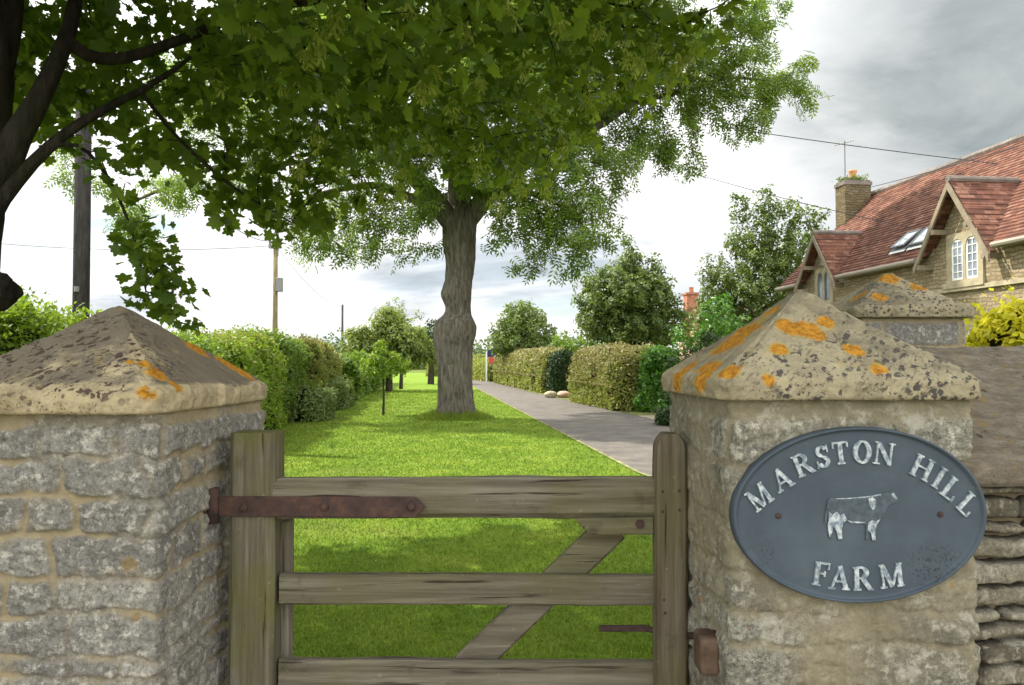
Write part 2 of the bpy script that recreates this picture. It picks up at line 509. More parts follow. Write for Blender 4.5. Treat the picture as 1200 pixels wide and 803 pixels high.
def grass_ground():
    m = M_('mown_lawn', 0.95, 0.1)
    c = m.ramp(m.noise(1.1, 6, 0.7), [(0.3, (0.082, 0.155, 0.012)), (0.55, (0.165, 0.25, 0.026)), (0.78, (0.30, 0.33, 0.055))])
    c = m.mix(m.ramp(m.noise(26, 6, 0.8), [(0.35, 0.5), (0.6, 0.0)]), c, (0.07, 0.13, 0.008))
    c = m.mix(m.ramp(m.noise(0.55, 4, 0.6, m.map(loc=(3, 3, 0))), [(0.58, 0.0), (0.72, 0.35)]), c, (0.27, 0.26, 0.08))
    m.col(c); m.bump(m.noise(60, 6, 0.8), 0.7, 0.03)
    return m.m
MAT['lawn'] = grass_ground()
def blades():
    m = M_('grass_blade', 0.55, 0.3)
    r = m.attr('rnd')
    big = m.noise(1.1, 6, 0.7)
    f = m.math('ADD', m.math('MULTIPLY', r, 0.35), m.math('MULTIPLY', big, 0.7))
    c = m.ramp(f, [(0.2, (0.082, 0.155, 0.012)), (0.50, (0.172, 0.262, 0.024)), (0.82, (0.34, 0.39, 0.058))])
    c = m.mix(m.ramp(m.noise(0.55, 4, 0.6, m.map(loc=(3, 3, 0))), [(0.58, 0.0), (0.72, 0.3)]), c, (0.33, 0.31, 0.10))
    m.col(c)
    tr = m.n.new('ShaderNodeBsdfTranslucent'); m._set(tr.inputs[0], c)
    ms = m.n.new('ShaderNodeMixShader'); ms.inputs[0].default_value = 0.4
    m.t.links.new(m.b.outputs[0], ms.inputs[1]); m.t.links.new(tr.outputs[0], ms.inputs[2]); m.t.links.new(ms.outputs[0], m.out.inputs[0])
    return m.m
MAT['blade'] = blades()
def tarmac():
    m = M_('worn_tarmac', 0.9, 0.2)
    c = m.ramp(m.noise(1.6, 8, 0.75), [(0.3, (0.075, 0.068, 0.058)), (0.5, (0.135, 0.12, 0.10)), (0.72, (0.22, 0.195, 0.16))])
    c = m.mix(m.ramp(m.noise(120, 4, 0.8), [(0.4, 0.5), (0.6, 0.0)]), c, (0.08, 0.075, 0.07))
    c = m.mix(m.ramp(m.noise(170, 3, 0.8, m.map(loc=(1, 1, 1))), [(0.6, 0.0), (0.7, 0.5)]), c, (0.40, 0.37, 0.33))
    m.col(c); m.bump(m.noise(110, 4, 0.8), 0.5, 0.01)
    return m.m
MAT['tarmac'] = tarmac()
MAT['gravel'] = plain('pale_gravel', (0.30, 0.26, 0.19), 0.95, 0.1, 0.4, 14)
MAT['verge'] = plain('rough_verge', (0.12, 0.13, 0.045), 0.95, 0.1, 0.5, 3)
MAT['edging'] = plain('pale_edging', (0.19, 0.19, 0.085), 0.9, 0.1, 0.6, 4)
MAT['earth'] = plain('dry_field', (0.10, 0.13, 0.03), 0.95, 0.05, 0.3, 0.4)
MAT['bark_ash'] = bark_mat('ash_bark', (0.06, 0.052, 0.042), (0.185, 0.165, 0.13), (0.32, 0.29, 0.24), (0.16, 0.16, 0.08))
MAT['bark_maple'] = bark_mat('maple_bark', (0.02, 0.017, 0.014), (0.055, 0.046, 0.036), (0.11, 0.095, 0.075), (0.06, 0.065, 0.03))
MAT['bark_dark'] = bark_mat('dark_bark', (0.03, 0.025, 0.02), (0.07, 0.06, 0.045), (0.12, 0.10, 0.08))
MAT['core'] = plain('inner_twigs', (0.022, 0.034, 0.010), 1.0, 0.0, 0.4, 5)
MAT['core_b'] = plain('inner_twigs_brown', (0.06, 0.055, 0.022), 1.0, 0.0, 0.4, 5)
MAT['lf_maple'] = leaf_mat('maple_leaf', (0.026, 0.058, 0.010), (0.070, 0.128, 0.015), (0.145, 0.215, 0.024), 0.6, (0.36, 0.50, 0.03), 0.45, 0.35)
MAT['lf_key'] = leaf_mat('maple_key', (0.15, 0.20, 0.025), (0.24, 0.29, 0.04), (0.34, 0.38, 0.06), 0.45, (0.42, 0.50, 0.07))
MAT['lf_ash'] = leaf_mat('ash_leaflet', (0.06, 0.115, 0.018), (0.125, 0.205, 0.028), (0.23, 0.32, 0.055), 0.5, (0.34, 0.48, 0.06))
MAT['lf_haw'] = leaf_mat('hawthorn_leaf', (0.05, 0.09, 0.018), (0.11, 0.165, 0.035), (0.22, 0.27, 0.07), 0.3)
MAT['lf_hedge'] = leaf_mat('hedge_leaf', (0.06, 0.12, 0.015), (0.12, 0.20, 0.025), (0.22, 0.30, 0.045), 0.35)
MAT['lf_bright'] = leaf_mat('bright_hedge_leaf', (0.08, 0.16, 0.015), (0.17, 0.27, 0.025), (0.32, 0.40, 0.05), 0.4)
MAT['lf_olive'] = leaf_mat('olive_hedge_leaf', (0.09, 0.12, 0.02), (0.20, 0.235, 0.045), (0.34, 0.34, 0.09), 0.35)
MAT['lf_red'] = leaf_mat('beech_hedge_leaf', (0.10, 0.095, 0.03), (0.22, 0.20, 0.065), (0.36, 0.29, 0.13), 0.3, (0.3, 0.3, 0.08))
MAT['lf_laurel'] = leaf_mat('laurel_leaf', (0.04, 0.11, 0.014), (0.09, 0.22, 0.024), (0.19, 0.36, 0.045), 0.35, (0.14, 0.34, 0.03), 0.35, 0.5)
MAT['lf_dark'] = leaf_mat('yew_leaf', (0.012, 0.03, 0.008), (0.03, 0.06, 0.014), (0.055, 0.10, 0.022), 0.15)
MAT['lf_grey'] = leaf_mat('grey_shrub_leaf', (0.11, 0.16, 0.05), (0.20, 0.26, 0.09), (0.30, 0.36, 0.14), 0.3)
MAT['lf_yellow'] = leaf_mat('golden_privet_leaf', (0.36, 0.36, 0.015), (0.60, 0.55, 0.025), (0.80, 0.70, 0.05), 0.45, (0.8, 0.8, 0.05))
MAT['lf_orch'] = leaf_mat('orchard_leaf', (0.09, 0.13, 0.03), (0.17, 0.225, 0.05), (0.28, 0.33, 0.09), 0.35)
MAT['lf_hgrey'] = leaf_mat('soft_shrub_leaf', (0.08, 0.13, 0.035), (0.15, 0.21, 0.06), (0.24, 0.30, 0.10), 0.3)
MAT['lf_far'] = leaf_mat('far_tree_leaf', (0.05, 0.09, 0.03), (0.085, 0.13, 0.04), (0.13, 0.18, 0.06), 0.2)
def house_stone(name='squared_rubble_walling', k=1.0):
    m = M_(name, 0.95, 0.1)
    v = m.map((1, 1, 1), vec=m.tc('UV'))
    wob = m.noise(2.5, 3, 0.5, v)
    vv = m.n.new('ShaderNodeVectorMath'); vv.operation = 'ADD'
    m.t.links.new(v, vv.inputs[0])
    cmb = m.n.new('ShaderNodeCombineXYZ')
    m._set(cmb.inputs[1], m.math('MULTIPLY', m.math('SUBTRACT', wob, 0.5), 0.16))
    m._set(cmb.inputs[0], m.math('MULTIPLY', m.math('SUBTRACT', m.noise(3.1, 3, 0.5, v), 0.5), 0.3))
    m.t.links.new(cmb.outputs[0], vv.inputs[1])
    b = m.brick(vv.outputs[0], 1.0, 0.24, 0.082, 0.012, (0.28, 0.225, 0.135), (0.46, 0.39, 0.26), (0.22, 0.18, 0.12))
    c = m.mix(m.ramp(m.noise(7, 5, 0.7, v), [(0.4, 0.45), (0.65, 0.0)]), b.outputs['Color'], (0.22, 0.16, 0.08))
    if k != 1.0: c = m.mix(1.0, c, (k, k, k * 0.95), 'MULTIPLY')
    m.col(c)
    m.bump(m.math('SUBTRACT', m.noise(22, 4, 0.7, v), m.math('MULTIPLY', b.outputs['Fac'], 1.2)), 0.8, 0.03)
    return m.m
MAT['house'] = house_stone()
MAT['chim'] = house_stone('sooty_chimney_stone', 0.55)
def tiles():
    m = M_('clay_roof_tile', 0.9, 0.12)
    v = m.tc('UV')
    b = m.brick(v, 1.0, 0.17, 0.115, 0.006, (0.0, 0.0, 0.0), (1, 1, 1), (0.5, 0.5, 0.5))
    c = m.ramp(m.math('ADD', m.math('MULTIPLY', b.outputs['Color'], 0.42), m.math('MULTIPLY', m.noise(1.8, 7, 0.75, v), 0.72)),
               [(0.22, (0.06, 0.034, 0.028)), (0.45, (0.125, 0.057, 0.040)), (0.65, (0.195, 0.088, 0.058)), (0.88, (0.27, 0.155, 0.11))])
    c = m.mix(m.ramp(m.noise(5, 5, 0.75, v), [(0.60, 0.0), (0.70, 0.5)]), c, (0.42, 0.36, 0.26))
    c = m.mix(m.math('MULTIPLY', b.outputs['Fac'], 0.7), c, (0.05, 0.03, 0.025))
    m.col(c)
    return m.m
MAT['tile'] = tiles()
MAT['catch'] = plain('rusty_cement', (0.09, 0.06, 0.042), 0.95, 0.1, 0.5, 20)
MAT['dress'] = plain('dressed_stone', (0.38, 0.33, 0.22), 0.9, 0.15, 0.25, 5)
MAT['ridge'] = plain('ridge_tile', (0.20, 0.17, 0.15), 0.9, 0.15, 0.3, 4)
MAT['barge'] = plain('weathered_barge_paint', (0.25, 0.205, 0.145), 0.8, 0.2, 0.2, 4)
MAT['white'] = plain('white_paint', (0.78, 0.78, 0.75), 0.5, 0.4, 0.05, 3)
MAT['lead'] = plain('grey_lead', (0.16, 0.165, 0.17), 0.6, 0.3, 0.15, 4)
MAT['gutter'] = plain('pale_gutter', (0.30, 0.265, 0.21), 0.6, 0.3, 0.1, 4)
MAT['pot'] = plain('terracotta_pot', (0.50, 0.26, 0.12), 0.8, 0.2, 0.15, 5)
MAT['brick'] = plain('red_brick', (0.36, 0.16, 0.10), 0.9, 0.1, 0.3, 5)
MAT['pinkwall'] = plain('pink_render', (0.52, 0.33, 0.24), 0.9, 0.1, 0.15, 2)
MAT['iron'] = plain('grey_metal', (0.18, 0.18, 0.18), 0.5, 0.5, 0.1, 5)
MAT['wire'] = plain('cable', (0.05, 0.05, 0.055), 0.6, 0.3, 0.1, 5)
MAT['pole_dark'] = bark_mat('creosoted_pole', (0.045, 0.04, 0.04), (0.075, 0.068, 0.066), (0.11, 0.10, 0.095))
MAT['pole_tan'] = bark_mat('old_wood_pole', (0.16, 0.12, 0.06), (0.25, 0.20, 0.11), (0.34, 0.27, 0.17))
MAT['blue'] = plain('blue_sign_paint', (0.015, 0.02, 0.09), 0.5, 0.4, 0.1, 5)
MAT['red'] = plain('red_sign_paint', (0.55, 0.06, 0.06), 0.5, 0.4, 0.1, 5)
def glass():
    m = M_('window_glass', 0.08, 0.8)
    m.col(m.ramp(m.noise(2.0, 3, 0.5), [(0.35, (0.10, 0.13, 0.16)), (0.65, (0.28, 0.33, 0.38))]))
    return m.m
MAT['glass'] = glass()

# ================================================================== SETTING
def sheet(name, poly, z, mat, kind='structure', n=1, bury=True):
    """a flat ground sheet from strips: poly = list of (left, right) point pairs"""
    V = []; Fc = []
    for (a, b) in poly:
        for t in np.linspace(0, 1, n + 1):
            V.append((a[0] * (1 - t) + b[0] * t, a[1] * (1 - t) + b[1] * t, z))
    for i in range(len(poly) - 1):
        for j in range(n):
            o = i * (n + 1) + j
            Fc.append((o, o + 1, o + n + 2, o + n + 1))
    ob = mesh_np(name, V, Fc, mat, None)
    if kind: ob['kind'] = kind
    return ob
sheet('ground', [((-900, -300), (900, -300)), ((-900, 1600), (900, 1600))], -0.02, MAT['earth'])
def hedge_x(y):            # line the left hedge face follows
    return -5.5 + 0.115 * (18.9 - y)
def lane_l(y):             # left edge of the lane
    return 1.79 - 0.1085 * (y - 10.9)
def lane_r(y):
    if y < 20: return 4.15 - 0.02 * (y - 16)
    return max(4.07 - 0.152 * (y - 20), lane_l(y) + 2.4)
# lawn up to the hedge, with its right edge curving away behind the right pillar
pairs = []
for y in (2.2, 4, 6, 7.2):
    pairs.append(((hedge_x(y) - 0.8, y), ({2.2: 2.6, 4: 3.4, 6: 4.6, 7.2: 5.3}[y], y)))
for y, xr in ((8.0, 4.2), (8.8, 3.2), (9.6, 2.35), (10.3, 1.95), (11, 1.78)):
    pairs.append(((hedge_x(y) - 0.8, y), (xr, y)))
for y in np.linspace(14, 118, 27):
    pairs.append(((hedge_x(y) - 0.8, y), (lane_l(y), y)))
sheet('lawn', pairs, 0.0, MAT['lawn'], n=8)
# lane: straight part, then curving away to the right
ll = [(lane_l(y), y) for y in np.linspace(118, 14, 27)] + [(1.78, 11), (1.95, 10.3), (2.35, 9.6), (3.2, 8.8), (4.2, 8.0), (5.3, 7.2), (8, 5.6), (14, 3.4), (30, 0)]
lr = [(lane_r(y), y) for y in np.linspace(118, 21, 27)] + [(4.1, 17.5), (4.3, 15.4), (4.8, 13.6), (5.6, 12.2), (6.6, 11.2), (7.8, 10.3), (10, 9.0), (15, 7.0), (30, 4)]
sheet('lane', list(zip(ll, lr)), 0.008, MAT['tarmac'])
def along(pts, w, off=0.0):
    out = []
    for i, p in enumerate(pts):
        a = np.array(pts[max(i - 1, 0)]); b = np.array(pts[min(i + 1, len(pts) - 1)])
        t = (b - a) / (np.linalg.norm(b - a) + 1e-9); n = np.array([-t[1], t[0]])
        p = np.array(p)
        out.append((tuple(p + n * (off - w / 2)), tuple(p + n * (off + w / 2))))
    return out
sheet('lane_edging', along(ll, 0.07, 0.0), 0.014, MAT['edging'])
vg = [(lane_r(y), y) for y in np.linspace(118, 21, 40)] + [(4.1, 17.5), (4.3, 15.4), (4.8, 13.6)]
sheet('verge', [((x - 0.04, y), (x + 1.6 + (1.2 if y < 26 else 0), y + 0.1)) for x, y in vg], 0.013, MAT['verge'])
sheet('gravel_drive', [((3.6, 22.6), (4.2, 18.2)), ((5.0, 22.9), (5.6, 18.4)), ((9.5, 22.5), (9.8, 15.5)), ((11, 21), (11, 12))], 0.018, MAT['gravel'])
sheet('gateway_gravel', [((-3.5, -3), (4.5, -3)), ((-3.5, 2.4), (4.5, 2.4))], 0.006, MAT['gravel'])

# ================================================================== STONE PILLARS
def stone_field(s, z, P3, per, zt, rowh, stw, mort, edge, seed, warp=0.012):
    """s along, z up, P3 positions; returns mortar mask, tone, distance to joint, per stone offset"""
    r = random.Random(seed)
    rows = [zt]
    while rows[-1] > -0.1: rows.append(rows[-1] - r.uniform(*rowh))
    rows = np.array(rows[::-1])
    zz = z + warp * fbm(P3 * 7, 3, seed + 3) + 0.35 * warp * fbm(P3 * 28, 2, seed + 5)
    ss = s + 0.9 * warp * fbm(P3 * 11, 3, seed + 9)
    ri = np.clip(np.searchsorted(rows, zz) - 1, 0, len(rows) - 2)
    dz = np.minimum(zz - rows[ri], rows[ri + 1] - zz)
    ds = np.full(len(s), 9.0); tone = np.zeros(len(s)); offs = np.zeros(len(s))
    for k in range(len(rows) - 1):
        m = ri == k
        js = []; x = r.uniform(0, stw[1])
        while x < per: js.append(x); x += r.uniform(*stw)
        if per - js[-1] + js[0] < stw[0] * 0.6: js.pop()
        js = np.array(js)
        rt = np.array([r.random() for _ in js]); ro = np.array([r.uniform(-1, 1) for _ in js])
        if not m.any(): continue
        sm = np.mod(ss[m], per)
        ext = np.concatenate([[js[-1] - per], js, [js[0] + per]])
        i = np.searchsorted(ext, sm) - 1
        i = np.clip(i, 0, len(ext) - 2)
        ds[m] = np.minimum(sm - ext[i], ext[i + 1] - sm)
        j = (i - 1) % len(js)
        tone[m] = rt[j]; offs[m] = ro[j]
    rad = 0.018
    a = np.maximum(rad - ds, 0); b = np.maximum(rad - dz, 0)
    d = np.where((a > 0) & (b > 0), rad - np.sqrt(a * a + b * b), np.minimum(ds, dz))
    jit = 0.005 * fbm(P3 * 45, 3, seed + 21)
    mask = 1 - sstep(mort * 0.5, mort * 0.5 + edge, d + jit)
    return mask, tone, d, offs

def rect_point(s, wx, wy, rr=0.02):
    """perimeter of a wx by wy rectangle centred on 0, with outward normals"""
    per = 2 * (wx + wy)
    s = np.mod(s, per)
    x = np.zeros_like(s); y = np.zeros_like(s); nx = np.zeros_like(s); ny = np.zeros_like(s)
    a = s < wx
    x[a] = -wx / 2 + s[a]; y[a] = -wy / 2; ny[a] = -1
    b = (s >= wx) & (s < wx + wy)
    x[b] = wx / 2; y[b] = -wy / 2 + s[b] - wx; nx[b] = 1
    c = (s >= wx + wy) & (s < 2 * wx + wy)
    x[c] = wx / 2 - (s[c] - wx - wy); y[c] = wy / 2; ny[c] = 1
    d = s >= 2 * wx + wy
    x[d] = -wx / 2; y[d] = wy / 2 - (s[d] - 2 * wx - wy); nx[d] = -1
    # round the corners
    ccx = np.sign(x) * (wx / 2 - rr); ccy = np.sign(y) * (wy / 2 - rr)
    cor = (np.abs(x) > wx / 2 - rr) & (np.abs(y) > wy / 2 - rr)
    dx = x - ccx; dy = y - ccy; l = np.sqrt(dx * dx + dy * dy) + 1e-9
    nx2 = np.where(cor, dx / l, nx); ny2 = np.where(cor, dy / l, ny)
    x = np.where(cor, ccx + rr * nx2, x); y = np.where(cor, ccy + rr * ny2, y)
    return x, y, nx2, ny2

def pillar_body(root, cx, cy, rot, wx, wy, z1, style, seed, mat, res=0.005, zf=0.72, lichen=()):
    per = 2 * (wx + wy)
    ns = int(per / res)
    zs = np.concatenate([np.arange(-0.05, zf, 0.03), np.arange(zf, z1, res * 0.85), [z1]])
    s = np.arange(ns) * per / ns
    x, y, nx, ny = rect_point(s, wx, wy)
    S, Z = np.meshgrid(s, zs); S = S.ravel(); Z = Z.ravel()
    X = np.tile(x, len(zs)); Y = np.tile(y, len(zs)); NX = np.tile(nx, len(zs)); NY = np.tile(ny, len(zs))
    P3 = np.stack([X, Y, Z], 1) + seed * 3.1
    if style == 'left':
        mask, tone, d, offs = stone_field(S, Z, P3, per, z1 - 0.028, (0.040, 0.105), (0.10, 0.42), 0.007, 0.008, seed, 0.030)
        mask_g = mask
        mask = np.maximum(mask, sstep(z1 - 0.04, z1 - 0.028, Z))
        smear = sstep(0.05, 0.4, fbm(P3 * 6.5, 4, seed + 31)) * 0.9 * (1 - sstep(0.006, 0.03, d))
        merge = sstep(0.0, 0.3, fbm(P3 * 4.5, 2, seed + 61))
        mask = mask * (1 - 0.75 * merge)
        mask = np.maximum(mask, smear)
        h = (1 - mask) * (0.010 + 0.006 * offs) + (1 - 0.8 * mask) * 0.0105 * fbm(P3 * np.array([22, 22, 42]), 5, seed + 40, 0.65) + 0.006 * (1 - 0.7 * mask) * (0.35 - np.abs(fbm(P3 * np.array([38, 38, 60]), 3, seed + 44, 0.6))) - 0.006 * mask_g * merge
    elif style == 'right':
        mask, tone, d, offs = stone_field(S, Z, P3, per, z1 - 0.035, (0.07, 0.16), (0.14, 0.42), 0.007, 0.012, seed, 0.03)
        mask = np.maximum(mask, sstep(z1 - 0.06, z1 - 0.035, Z))
        wash = sstep(-0.15, 0.45, fbm(P3 * 4.2, 3, seed + 31))
        mask_g = mask
        mask = np.maximum(mask * 0.75, wash * 0.75)
        h = (1 - mask_g * (0.35 + 0.65 * (1 - wash))) * (0.009 + 0.005 * offs) + 0.010 * fbm(P3 * np.array([18, 18, 30]), 6, seed + 40, 0.68) + 0.007 * (0.35 - np.abs(fbm(P3 * np.array([30, 30, 44]), 3, seed + 44, 0.6)))
    else:
        mask, tone, d, offs = stone_field(S, Z, P3, per, z1 - 0.02, (0.09, 0.16), (0.2, 0.4), 0.010, 0.012, seed, 0.01)
        h = (1 - mask) * 0.008 + 0.004 * fbm(P3 * 25, 4, seed + 40)
    c, sn = math.cos(rot), math.sin(rot)
    lx = X + NX * h; ly = Y + NY * h
    V = np.stack([cx + lx * c - ly * sn, cy + lx * sn + ly * c, Z], 1)
    nz = len(zs)
    i, j = np.meshgrid(np.arange(ns), np.arange(nz - 1)); i = i.ravel(); j = j.ravel(); i2 = (i + 1) % ns
    Fq = np.stack([j * ns + i, j * ns + i2, (j + 1) * ns + i2, (j + 1) * ns + i], 1)
    li = np.zeros(len(V))
    for (p, r) in lichen:
        li = np.maximum(li, 1 - np.linalg.norm(V - np.array(p), axis=1) / r)
    li = np.clip(li, 0, 1) * 0.6
    return mesh_np('body', V, Fq, mat, root, dict(mortar=mask, tone=np.clip(tone + 0.25 * fbm(P3 * 9, 3, seed + 2), 0, 1), lichen=li), smooth=True)

def pillar_cap(root, cx, cy, rot, wx, wy, zb, rim, H, seed, mat, lichen=(), pits=(), n=440, worn=1.0):
    """worn pyramid: rings from apex out to the rim and underneath"""
    per = 2 * (wx + wy)
    s = np.arange(n) * per / n
    x, y, nx, ny = rect_point(s, wx, wy, 0.028)
    ts = np.linspace(0.012, 1.0, 105)
    prof = [(t, zb + rim + (H - rim) * (1 - t) * (1 - 0.05 * (t * (1 - t)) * 4)) for t in ts]
    prof += [(1.006, zb + rim - 0.006), (1.010, zb + rim - 0.014)] + [(1.010 - 0.010 * q, zb + rim - 0.014 - (rim - 0.022) * q) for q in np.linspace(0.1, 1, 10)]
    prof += [(0.992, zb + 0.002), (0.97, zb), (0.80, zb + 0.001), (0.6, zb + 0.001)]
    V = []; 
    for (t, z) in prof:
        V.append(np.stack([x * t, y * t, np.full(n, z)], 1))
    V = np.concatenate(V)
    T = np.repeat([p[0] for p in prof], n)
    Zr = V[:, 2].copy()
    P3 = V + seed * 5.3
    # soften the four hips and the apex
    ax = np.abs(V[:, 0]) / (wx / 2); ay = np.abs(V[:, 1]) / (wy / 2)
    hip = np.minimum(ax, ay) / (np.maximum(ax, ay) + 1e-6)
    top = Zr >= zb + rim - 0.001
    V[:, 2] -= np.where(top, 0.008 * sstep(0.90, 1.0, hip) * T, 0)
    V[:, 2] -= np.where(top, 0.016 * 0.5 * np.exp(-(T / 0.05) ** 2), 0)
    f1 = fbm(P3 * 6, 4, seed, 0.55); f2 = fbm(P3 * 40, 3, seed + 7, 0.6)
    pit = sstep(0.25, 0.6, fbm(P3 * 24, 2, seed + 9))
    V[:, 2] += np.where(top, 0.0045 * worn * f1 + 0.004 * f2 - 0.005 * pit, 0.003 * f2)
    nrm = np.stack([V[:, 0], V[:, 1]], 1); nrm /= np.linalg.norm(nrm, axis=1)[:, None] + 1e-9
    side = sstep(0.9, 1.0, T)
    corner = sstep(0.80, 1.0, np.minimum(ax, ay) / np.maximum(T, 1e-3))
    k = side * (0.010 * f2 + 0.009 * worn * f1 - 0.014 * worn * corner - 0.006 * pit)
    V[:, 0] += nrm[:, 0] * k; V[:, 1] += nrm[:, 1] * k
    grime = 0.5 + 0.5 * fbm(P3 * 3.5, 3, seed + 13) + 0.25 * (top) - 0.30 * (~top) - 0.25 * sstep(0.86, 1.0, hip) - 0.5 * sstep(0.90, 1.0, T)
    c, sn = math.cos(rot), math.sin(rot)
    Wd = np.stack([cx + V[:, 0] * c - V[:, 1] * sn, cy + V[:, 0] * sn + V[:, 1] * c, V[:, 2]], 1)
    m = len(prof)
    i, j = np.meshgrid(np.arange(n), np.arange(m - 1)); i = i.ravel(); j = j.ravel(); i2 = (i + 1) % n
    Fq = np.stack([j * n + i, (j + 1) * n + i, (j + 1) * n + i2, j * n + i2], 1)
    tip = len(Wd)
    Wd = np.vstack([Wd, [[cx, cy, Wd[:n, 2].mean() + 0.0015]]])
    Ft = np.stack([np.full(n, tip), np.arange(n), (np.arange(n) + 1) % n], 1)
    def field(lst):
        f = np.zeros(len(Wd))
        for (p, r) in lst: f = np.maximum(f, 1 - np.linalg.norm((Wd - np.array(p)) / np.array(r), axis=1))
        return np.clip(f, 0, 1)
    g = np.append(grime, 0.2)
    return mesh_np('cap', Wd, [Fq, Ft], mat, root, dict(grime=np.clip(g, 0, 1), lichen=field(lichen), pits=field(pits)), smooth=True)

def hits_cap(px, py, cx, cy, rot, wx, wy, zb, rim, H):
    """where the view ray through a pixel of the photograph meets the pyramid"""
    c, sn = math.cos(rot), math.sin(rot)
    for Y in np.arange(cy - wy, cy + wy, 0.004):
        p = P(px, py, Y)
        dx, dy = p[0] - cx, p[1] - cy
        lx = dx * c + dy * sn; ly = -dx * sn + dy * c
        t = max(abs(lx) / (wx / 2), abs(ly) / (wy / 2))
        if t <= 1 and p[2] <= zb + rim + (H - rim) * (1 - t): return p
    return P(px, py, cy)

# --- left pillar
LP_rot = R(-3)
LZ = 1.80
lc = P(180, 487, LZ)                      # front right corner of the cap's underside
LWX, LWY = 0.60, 0.76
cr, sr = math.cos(LP_rot), math.sin(LP_rot)
LC = (lc[0] + (-LWX / 2) * cr - (LWY / 2) * sr, lc[1] + (-LWX / 2) * sr + (LWY / 2) * cr)
LZB = lc[2]
pl = thing('gate_pillar', 'grey coursed rubble gate pillar with buff mortar, carrying the gate on its rusty hook', 'pillar', (LC[0], LC[1], 0), 'stone gate pillars with pyramid caps')
lichL = [(hits_cap(px, py, LC[0], LC[1], LP_rot, LWX, LWY, LZB, 0.055, 0.292), r) for px, py, r in
         [(170, 425, 0.036), (184, 438, 0.05), (176, 455, 0.045), (183, 462, 0.038), (205, 452, 0.03), (152, 424, 0.02), (232, 408, 0.06), (268, 425, 0.07), (285, 436, 0.06)]]
pillar_cap(pl, LC[0], LC[1], LP_rot, LWX, LWY, LZB, 0.055, 0.292, 3, MAT['cap_l'], lichL,
           [(hits_cap(110, 410, LC[0], LC[1], LP_rot, LWX, LWY, LZB, 0.055, 0.292), 0.3)])
pillar_body(pl, LC[0] + 0.002, LC[1], LP_rot, LWX - 0.035, LWY - 0.09, LZB + 0.004, 'left', 5, MAT['stone_l'],
            lichen=[(P(150, 660, 1.84), 0.05), (P(158, 725, 1.84), 0.035)])

# --- right pillar
RP_rot = R(2.5)
RZ = 1.75
RWX = RWY = 0.62
rc = P(846, 470, RZ)
cr, sr = math.cos(RP_rot), math.sin(RP_rot)
RC = (rc[0] + (RWX / 2) * cr - (RWY / 2) * sr, rc[1] + (RWX / 2) * sr + (RWY / 2) * cr)
RZB = rc[2]
pr = thing('gate_pillar', 'buff weathered stone gate pillar bearing the oval blue farm sign, with orange lichen on its cap', 'pillar', (RC[0], RC[1], 0), 'stone gate pillars with pyramid caps')
rl = [(939, 384, (0.055, 0.045, 0.04)), (925, 380, 0.04), (955, 392, 0.035), (913, 408, 0.03), (968, 376, 0.03), (865, 392, (0.04, 0.10, 0.04)), (845, 408, (0.035, 0.09, 0.035)), (832, 430, (0.04, 0.09, 0.03)), (805, 432, (0.05, 0.06, 0.04)), (795, 440, 0.06), (875, 385, (0.03, 0.12, 0.05)), (855, 402, (0.03, 0.12, 0.05)), (825, 440, (0.06, 0.06, 0.05)), (880, 370, (0.03, 0.08, 0.04)),
      (900, 358, (0.03, 0.06, 0.04)), (855, 432, 0.04), (1000, 410, 0.03), (1030, 433, 0.022), (900, 445, 0.02)]
lichR = [(hits_cap(px, py, RC[0], RC[1], RP_rot, RWX, RWY, RZB, 0.05, 0.287), tuple(1.25 * q_ for q_ in (r if isinstance(r, tuple) else (r, r, r)))) for px, py, r in rl]
pitR = [(hits_cap(px, py, RC[0], RC[1], RP_rot, RWX, RWY, RZB, 0.05, 0.287), r) for px, py, r in [(1040, 410, 0.22), (1100, 440, 0.16), (950, 440, 0.13), (1000, 385, 0.12), (880, 420, 0.06)]]
pillar_cap(pr, RC[0], RC[1], RP_rot, RWX, RWY, RZB, 0.05, 0.287, 8, MAT['cap_r'], lichR, pitR)
pillar_body(pr, RC[0] + 0.005, RC[1] + 0.002, RP_rot, RWX - 0.055, RWY - 0.06, RZB + 0.004, 'right', 12, MAT['stone_r'],
            lichen=[(P(1123, 687, 1.78), 0.035), (P(812, 700, 2.0), 0.05), (P(878, 735, 1.78), 0.022), (P(816, 745, 1.95), 0.05), (P(1015, 498, 1.78), 0.02)])
# rust stained cement pad and the catch the latch drops into
p0 = P(826, 762, 1.90)
mb = MB(); mb.box(p0 + np.array([-0.022, -0.05, -0.045]), p0 + np.array([0.026, 0.03, 0.045]))
mb.build('catch_block', MAT['catch'], pr, bevel=0.009)
mb = MB(); mb.tube([P(808, 745, 2.1), P(822, 745, 1.98), P(836, 742, 1.9)], 0.009, 8)
mb.build('gate_catch', MAT['rust'], pr, smooth=True)

# --- second right pillar, further back
BZ = 3.93; BW = 0.62
bc = P(1147, 372, BZ)
BC = (bc[0] - BW / 2, bc[1] + BW / 2)
pb = thing('gate_pillar', 'farther grey stone pillar with a flatter yellow lichened cap, behind the signed pillar and before the golden hedge', 'pillar', (BC[0], BC[1], 0), 'stone gate pillars with pyramid caps')
lb = [((BC[0] + dx, BC[1] + dy, bc[2] + dz), r) for dx, dy, dz, r in [(-0.02, -0.05, 0.22, 0.09), (-0.15, -0.22, 0.1, 0.07), (0.10, -0.12, 0.16, 0.07), (-0.2, -0.1, 0.12, 0.08)]]
pillar_cap(pb, BC[0], BC[1], 0.02, BW, BW, bc[2], 0.05, 0.272, 21, MAT['cap_r'], lb, [((BC[0], BC[1] - 0.2, bc[2] + .1), 0.4)], n=240)
pillar_body(pb, BC[0], BC[1], 0.02, BW - 0.09, BW - 0.09, bc[2] + 0.004, 'back', 33, MAT['stone_l'], res=0.009, zf=1.2)

